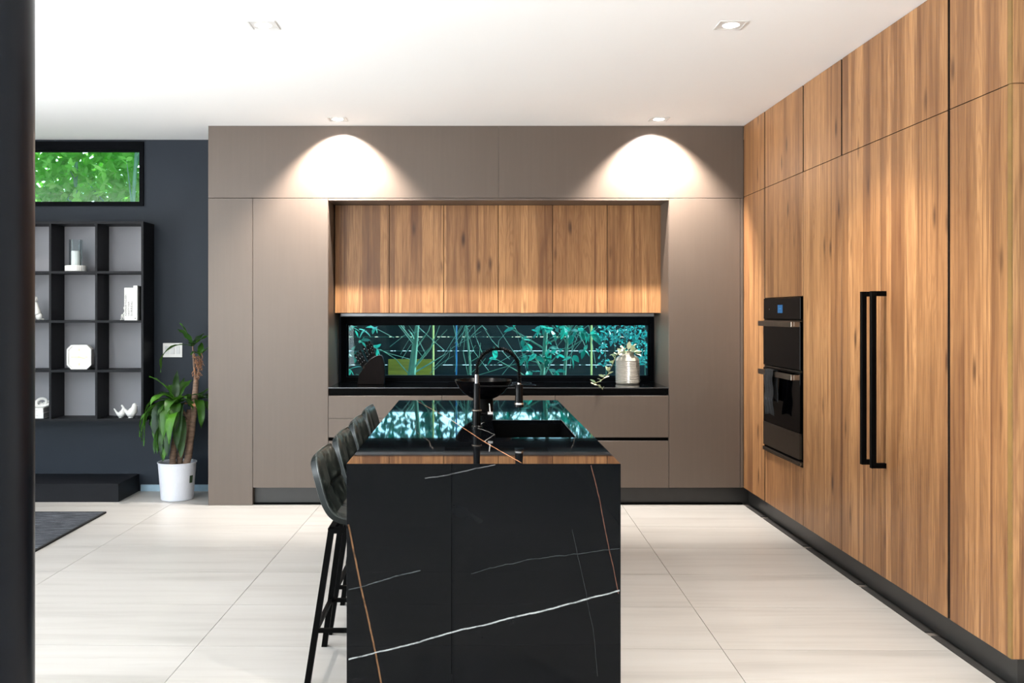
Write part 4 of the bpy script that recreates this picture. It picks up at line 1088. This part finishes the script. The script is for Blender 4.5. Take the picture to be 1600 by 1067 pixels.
hl = [leafmesh(.11, .058, .15, .3, .8), leafmesh(.09, .05, .1, .2, .85), leafmesh(.13, .062, .2, .4, .8)]
for me in hl: me.materials.append(M['leaf'])
hd = [me.copy() for me in hl]; ht = [me.copy() for me in hl]
for me in hd: me.materials.clear(); me.materials.append(M['tealdark'])
for me in ht: me.materials.clear(); me.materials.append(M['leafteal'])
def cluster(parent, c, d, rng, n=6, sc=1.0, meshes=hl):
    d = Vector(d).normalized(); s = d.orthogonal().normalized(); t = d.cross(s)
    for k in range(n):
        a = 2*PI*k/n+rng.random(); v = d*rng.uniform(.2, .9)+(s*math.cos(a)+t*math.sin(a))
        put_leaf(rng.choice(meshes), Vector(c)+d*rng.uniform(-.03, .02), parent, rng, v, sc*rng.uniform(.75, 1.15))
def mass(name, parent, box, n, rng, mat, sc=1.0, keep=None):
    vs = []; fs = []
    for k in range(n):
        p = Vector((rng.uniform(box[0], box[1]), rng.uniform(box[2], box[3]), rng.uniform(box[4], box[5])))
        if keep and not keep(p): continue
        L_ = rng.uniform(.07, .13)*sc; W_ = L_*.5
        R = Euler((rng.uniform(-1.3, 1.3), rng.uniform(-1, 1), rng.uniform(0, 6.28))).to_matrix()
        b = len(vs)
        for q in ((0, 0, 0), (.35*L_, -W_*.36, .004), (.72*L_, -W_*.5, .0), (L_, 0, -.012*1), (.72*L_, W_*.5, 0), (.35*L_, W_*.36, .004), (.5*L_, 0, -.008)):
            vs.append(tuple(R @ Vector(q)+p-origin(parent)))
        for a_, b_ in ((0, 1), (1, 2), (2, 3), (3, 4), (4, 5), (5, 0)): fs.append((b+a_, b+b_, b+6))
    me = bpy.data.meshes.new(name); me.from_pydata(vs, [], fs); me.polygons.foreach_set('use_smooth', [True]*len(fs)); me.materials.append(mat)
    o = link_mesh(name, me, parent); o['kind'] = 'stuff'; return o
def branchy(root, base, tip, r0, rng, nb, spread, lsc, n_leaf, rmin=.003, mat='trunk', meshes=hl, leafz=0):
    base, tip = Vector(base), Vector(tip)
    mid = base.lerp(tip, .5)+Vector((rng.uniform(-.06, .06), rng.uniform(-.04, .04), 0))
    pts = [base, base.lerp(mid, .5)+Vector((.01, 0, 0)), mid, mid.lerp(tip, .5)-Vector((.012, 0, 0)), tip]
    MB().tube(pts, [r0, r0*.9, r0*.75, r0*.6, r0*.4], 9).build('trunk', M[mat], root, smooth=True)
    for k in range(nb):
        t = rng.uniform(.3, 1.0); s = base.lerp(tip, t); i = min(3, int(t*4)); s = pts[i].lerp(pts[i+1], t*4-i)
        d = Vector((rng.uniform(-1, 1)*spread, rng.uniform(-.35, .35)*spread, rng.uniform(.2, .9))); e = s+d*rng.uniform(.25, .7)
        e.y = min(max(e.y, 8.32), 9.85)
        m1 = s.lerp(e, .5)+Vector((rng.uniform(-.05, .05), 0, rng.uniform(-.04, .04)))
        MB().tube([s, m1, e], [r0*.32, r0*.24, rmin], 6).build('branch', M[mat], root, smooth=True)
        if n_leaf and e.z > leafz: cluster(root, e, e-m1, rng, n_leaf, lsc, meshes)
rng = random.Random(21)
# hedge beyond the high window at the left
hg = thing('hedge_shrub', 'bright green leafy shrub filling the high window', 'shrub', (-3.6, 8.9, -.05))
branchy(hg, (-3.2, 8.75, -.05), (-3.1, 8.7, 3.3), .03, rng, 9, .8, .8, 6, leafz=2.3)
branchy(hg, (-3.9, 8.95, -.05), (-3.75, 8.9, 3.3), .03, rng, 8, .8, .8, 6, leafz=2.3)
for k in range(24): cluster(hg, (rng.uniform(-4.0, -2.75), rng.uniform(8.45, 8.8), rng.uniform(2.35, 3.15)), (rng.uniform(-.6, .6), -.6, rng.uniform(-.2, .8)), rng, 6, rng.uniform(.6, .85))
mass('foliage', hg, (-5.2, -2.1, 8.75, 9.7, 1.6, 4.0), 12500, rng, M['leaf'], 1.25)
# shrubs seen through the kitchen window
specs = [('clusia_shrub', 'broad-leaved shrub outside the left end of the strip window', -1.15, 8.7, .012, -1.25, 8.75, 4, 6, .85),
         ('young_tree', 'slanting grey-green trunk outside, left of the tap', -.66, 9.3, .030, -.45, 9.35, 12, 0, 1),
         ('young_tree', 'thin forked trunk just left of the slanting one, outside', -.78, 9.5, .022, -.42, 9.5, 9, 0, 1),
         ('young_tree', 'bare twiggy tree behind the spring tap, outside', -.02, 9.2, .016, -.1, 9.2, 14, 0, 1),
         ('clusia_shrub', 'leaning dark trunk with leaves right of the tap, outside', .54, 9.1, .030, .80, 9.1, 10, 4, .9),
         ('clusia_shrub', 'curved stem with teal leaves midway to the ribbed jug, outside', .82, 8.9, .020, 1.02, 8.95, 9, 5, .95)]
for nm, lb, x0_, y0_, r_, x1_, y1_, nb, nl, ls in specs:
    t1 = thing(nm, lb, 'tree' if 'tree' in nm else 'shrub', (x0_, y0_, -.05))
    branchy(t1, (x0_, y0_, -.05), (x1_, y1_, 2.1), r_, rng, nb, 1.0, ls, nl, meshes=ht)
    if nm == 'clusia_shrub':
        for k in range(7):
            z_ = rng.choice((1.36, 1.3, 1.22, 1.12, 1.4)); cluster(t1, ((x0_+x1_)/2+rng.uniform(-.22, .22), y0_-.15, z_+rng.uniform(-.05, .05)), (rng.uniform(-.6, .6), -.5, rng.uniform(-.6, .3)), rng, 4, ls*.8, ht if rng.random() < .6 else hd)
def ow(px, py, Y): return Vector(((px-736)*Y/F, Y, HCAM-(py-489)*Y/F))
shr = [o for o in bpy.data.objects if o.name.startswith('clusia_shrub')]
tre = [o for o in bpy.data.objects if o.name.startswith('young_tree')]
shr.sort(key=lambda o: o.location.x); tre.sort(key=lambda o: o.location.x)
for px_, py_, i in ((553, 514, 0), (570, 517, 0), (584, 513, 0), (566, 534, 0), (553, 548, 0), (588, 545, 0), (545, 575, 0), (820, 560, 1), (838, 556, 1), (845, 512, 1), (862, 516, 1),
                    (882, 514, 2), (897, 524, 2), (905, 516, 2), (873, 545, 2), (893, 558, 2), (868, 582, 2), (915, 522, 2), (830, 580, 1)):
    cluster(shr[i], ow(px_, py_, 8.62+rng.uniform(-.05, .1)), (rng.uniform(-.7, .7), -.5, -.5), rng, 4, .85, ht if rng.random() < .75 else hd)
for k in range(46):
    px_ = rng.uniform(600, 940); i = 0 if px_ < 660 else (1 if px_ < 720 and len(tre) > 2 else len(tre)-1)
    par = tre[i] if px_ < 800 else shr[2 if px_ > 860 else 1]
    a = ow(px_, rng.uniform(500, 590), rng.uniform(8.9, 9.7)); d = Vector((rng.uniform(-.5, .5), 0, rng.uniform(.15, .6)))
    MB().tube([a, a+d*.5+Vector((rng.uniform(-.04, .04), 0, rng.uniform(-.03, .03))), a+d], [.003, .0024, .0014], 5).build('twig', M['twig'], par, smooth=True)
# silvery small-leaved shrub behind the jug
sv = thing('silver_shrub', 'silvery small-leaved shrub outside, behind the ribbed jug', 'shrub', (1.45, 8.75, -.05))
for k in range(6):
    x_ = 1.25+.09*k; MB().tube([(x_, 8.75, -.05), (x_+.02, 8.74, .8), (x_-.02+.02*k*.3, 8.7, 1.62)], [.006, .005, .003], 6).build('branch', M['trunk'], sv, smooth=True)
mass('foliage', sv, (1.2, 1.95, 8.5, 8.95, 1.0, 1.75), 1500, rng, M['shrubleaf'], .42, keep=lambda p: math.sin(p.x*17)+math.sin(p.z*13+p.x*7) > -.35)
# crowns above the fence
cr_ = thing('tree_crown', 'leafy tree crown standing above the board fence', 'tree', (0, 11.2, -.05))
MB().tube([(-.6, 11.2, -.05), (-.5, 11.2, 1.8), (-.3, 11.2, 3.0)], [.06, .05, .03], 10).build('trunk', M['trunk'], cr_, smooth=True)
mass('foliage', cr_, (-2.2, 2.4, 10.3, 11.0, .7, 1.85), 3600, rng, M['tealdark'], 1.1, keep=lambda p: math.sin(p.x*4.3+1)+math.sin(p.z*9+p.x*2) > -1.1)
mass('foliage', cr_, (-4, 4, 10.6, 12.0, 1.6, 4.2), 5600, rng, M['leafteal'], 1.2, keep=lambda p: math.sin(p.x*2.3)+math.sin(p.z*3.1+p.x) + math.sin(p.x*5.1+1)*.6 > -.1)
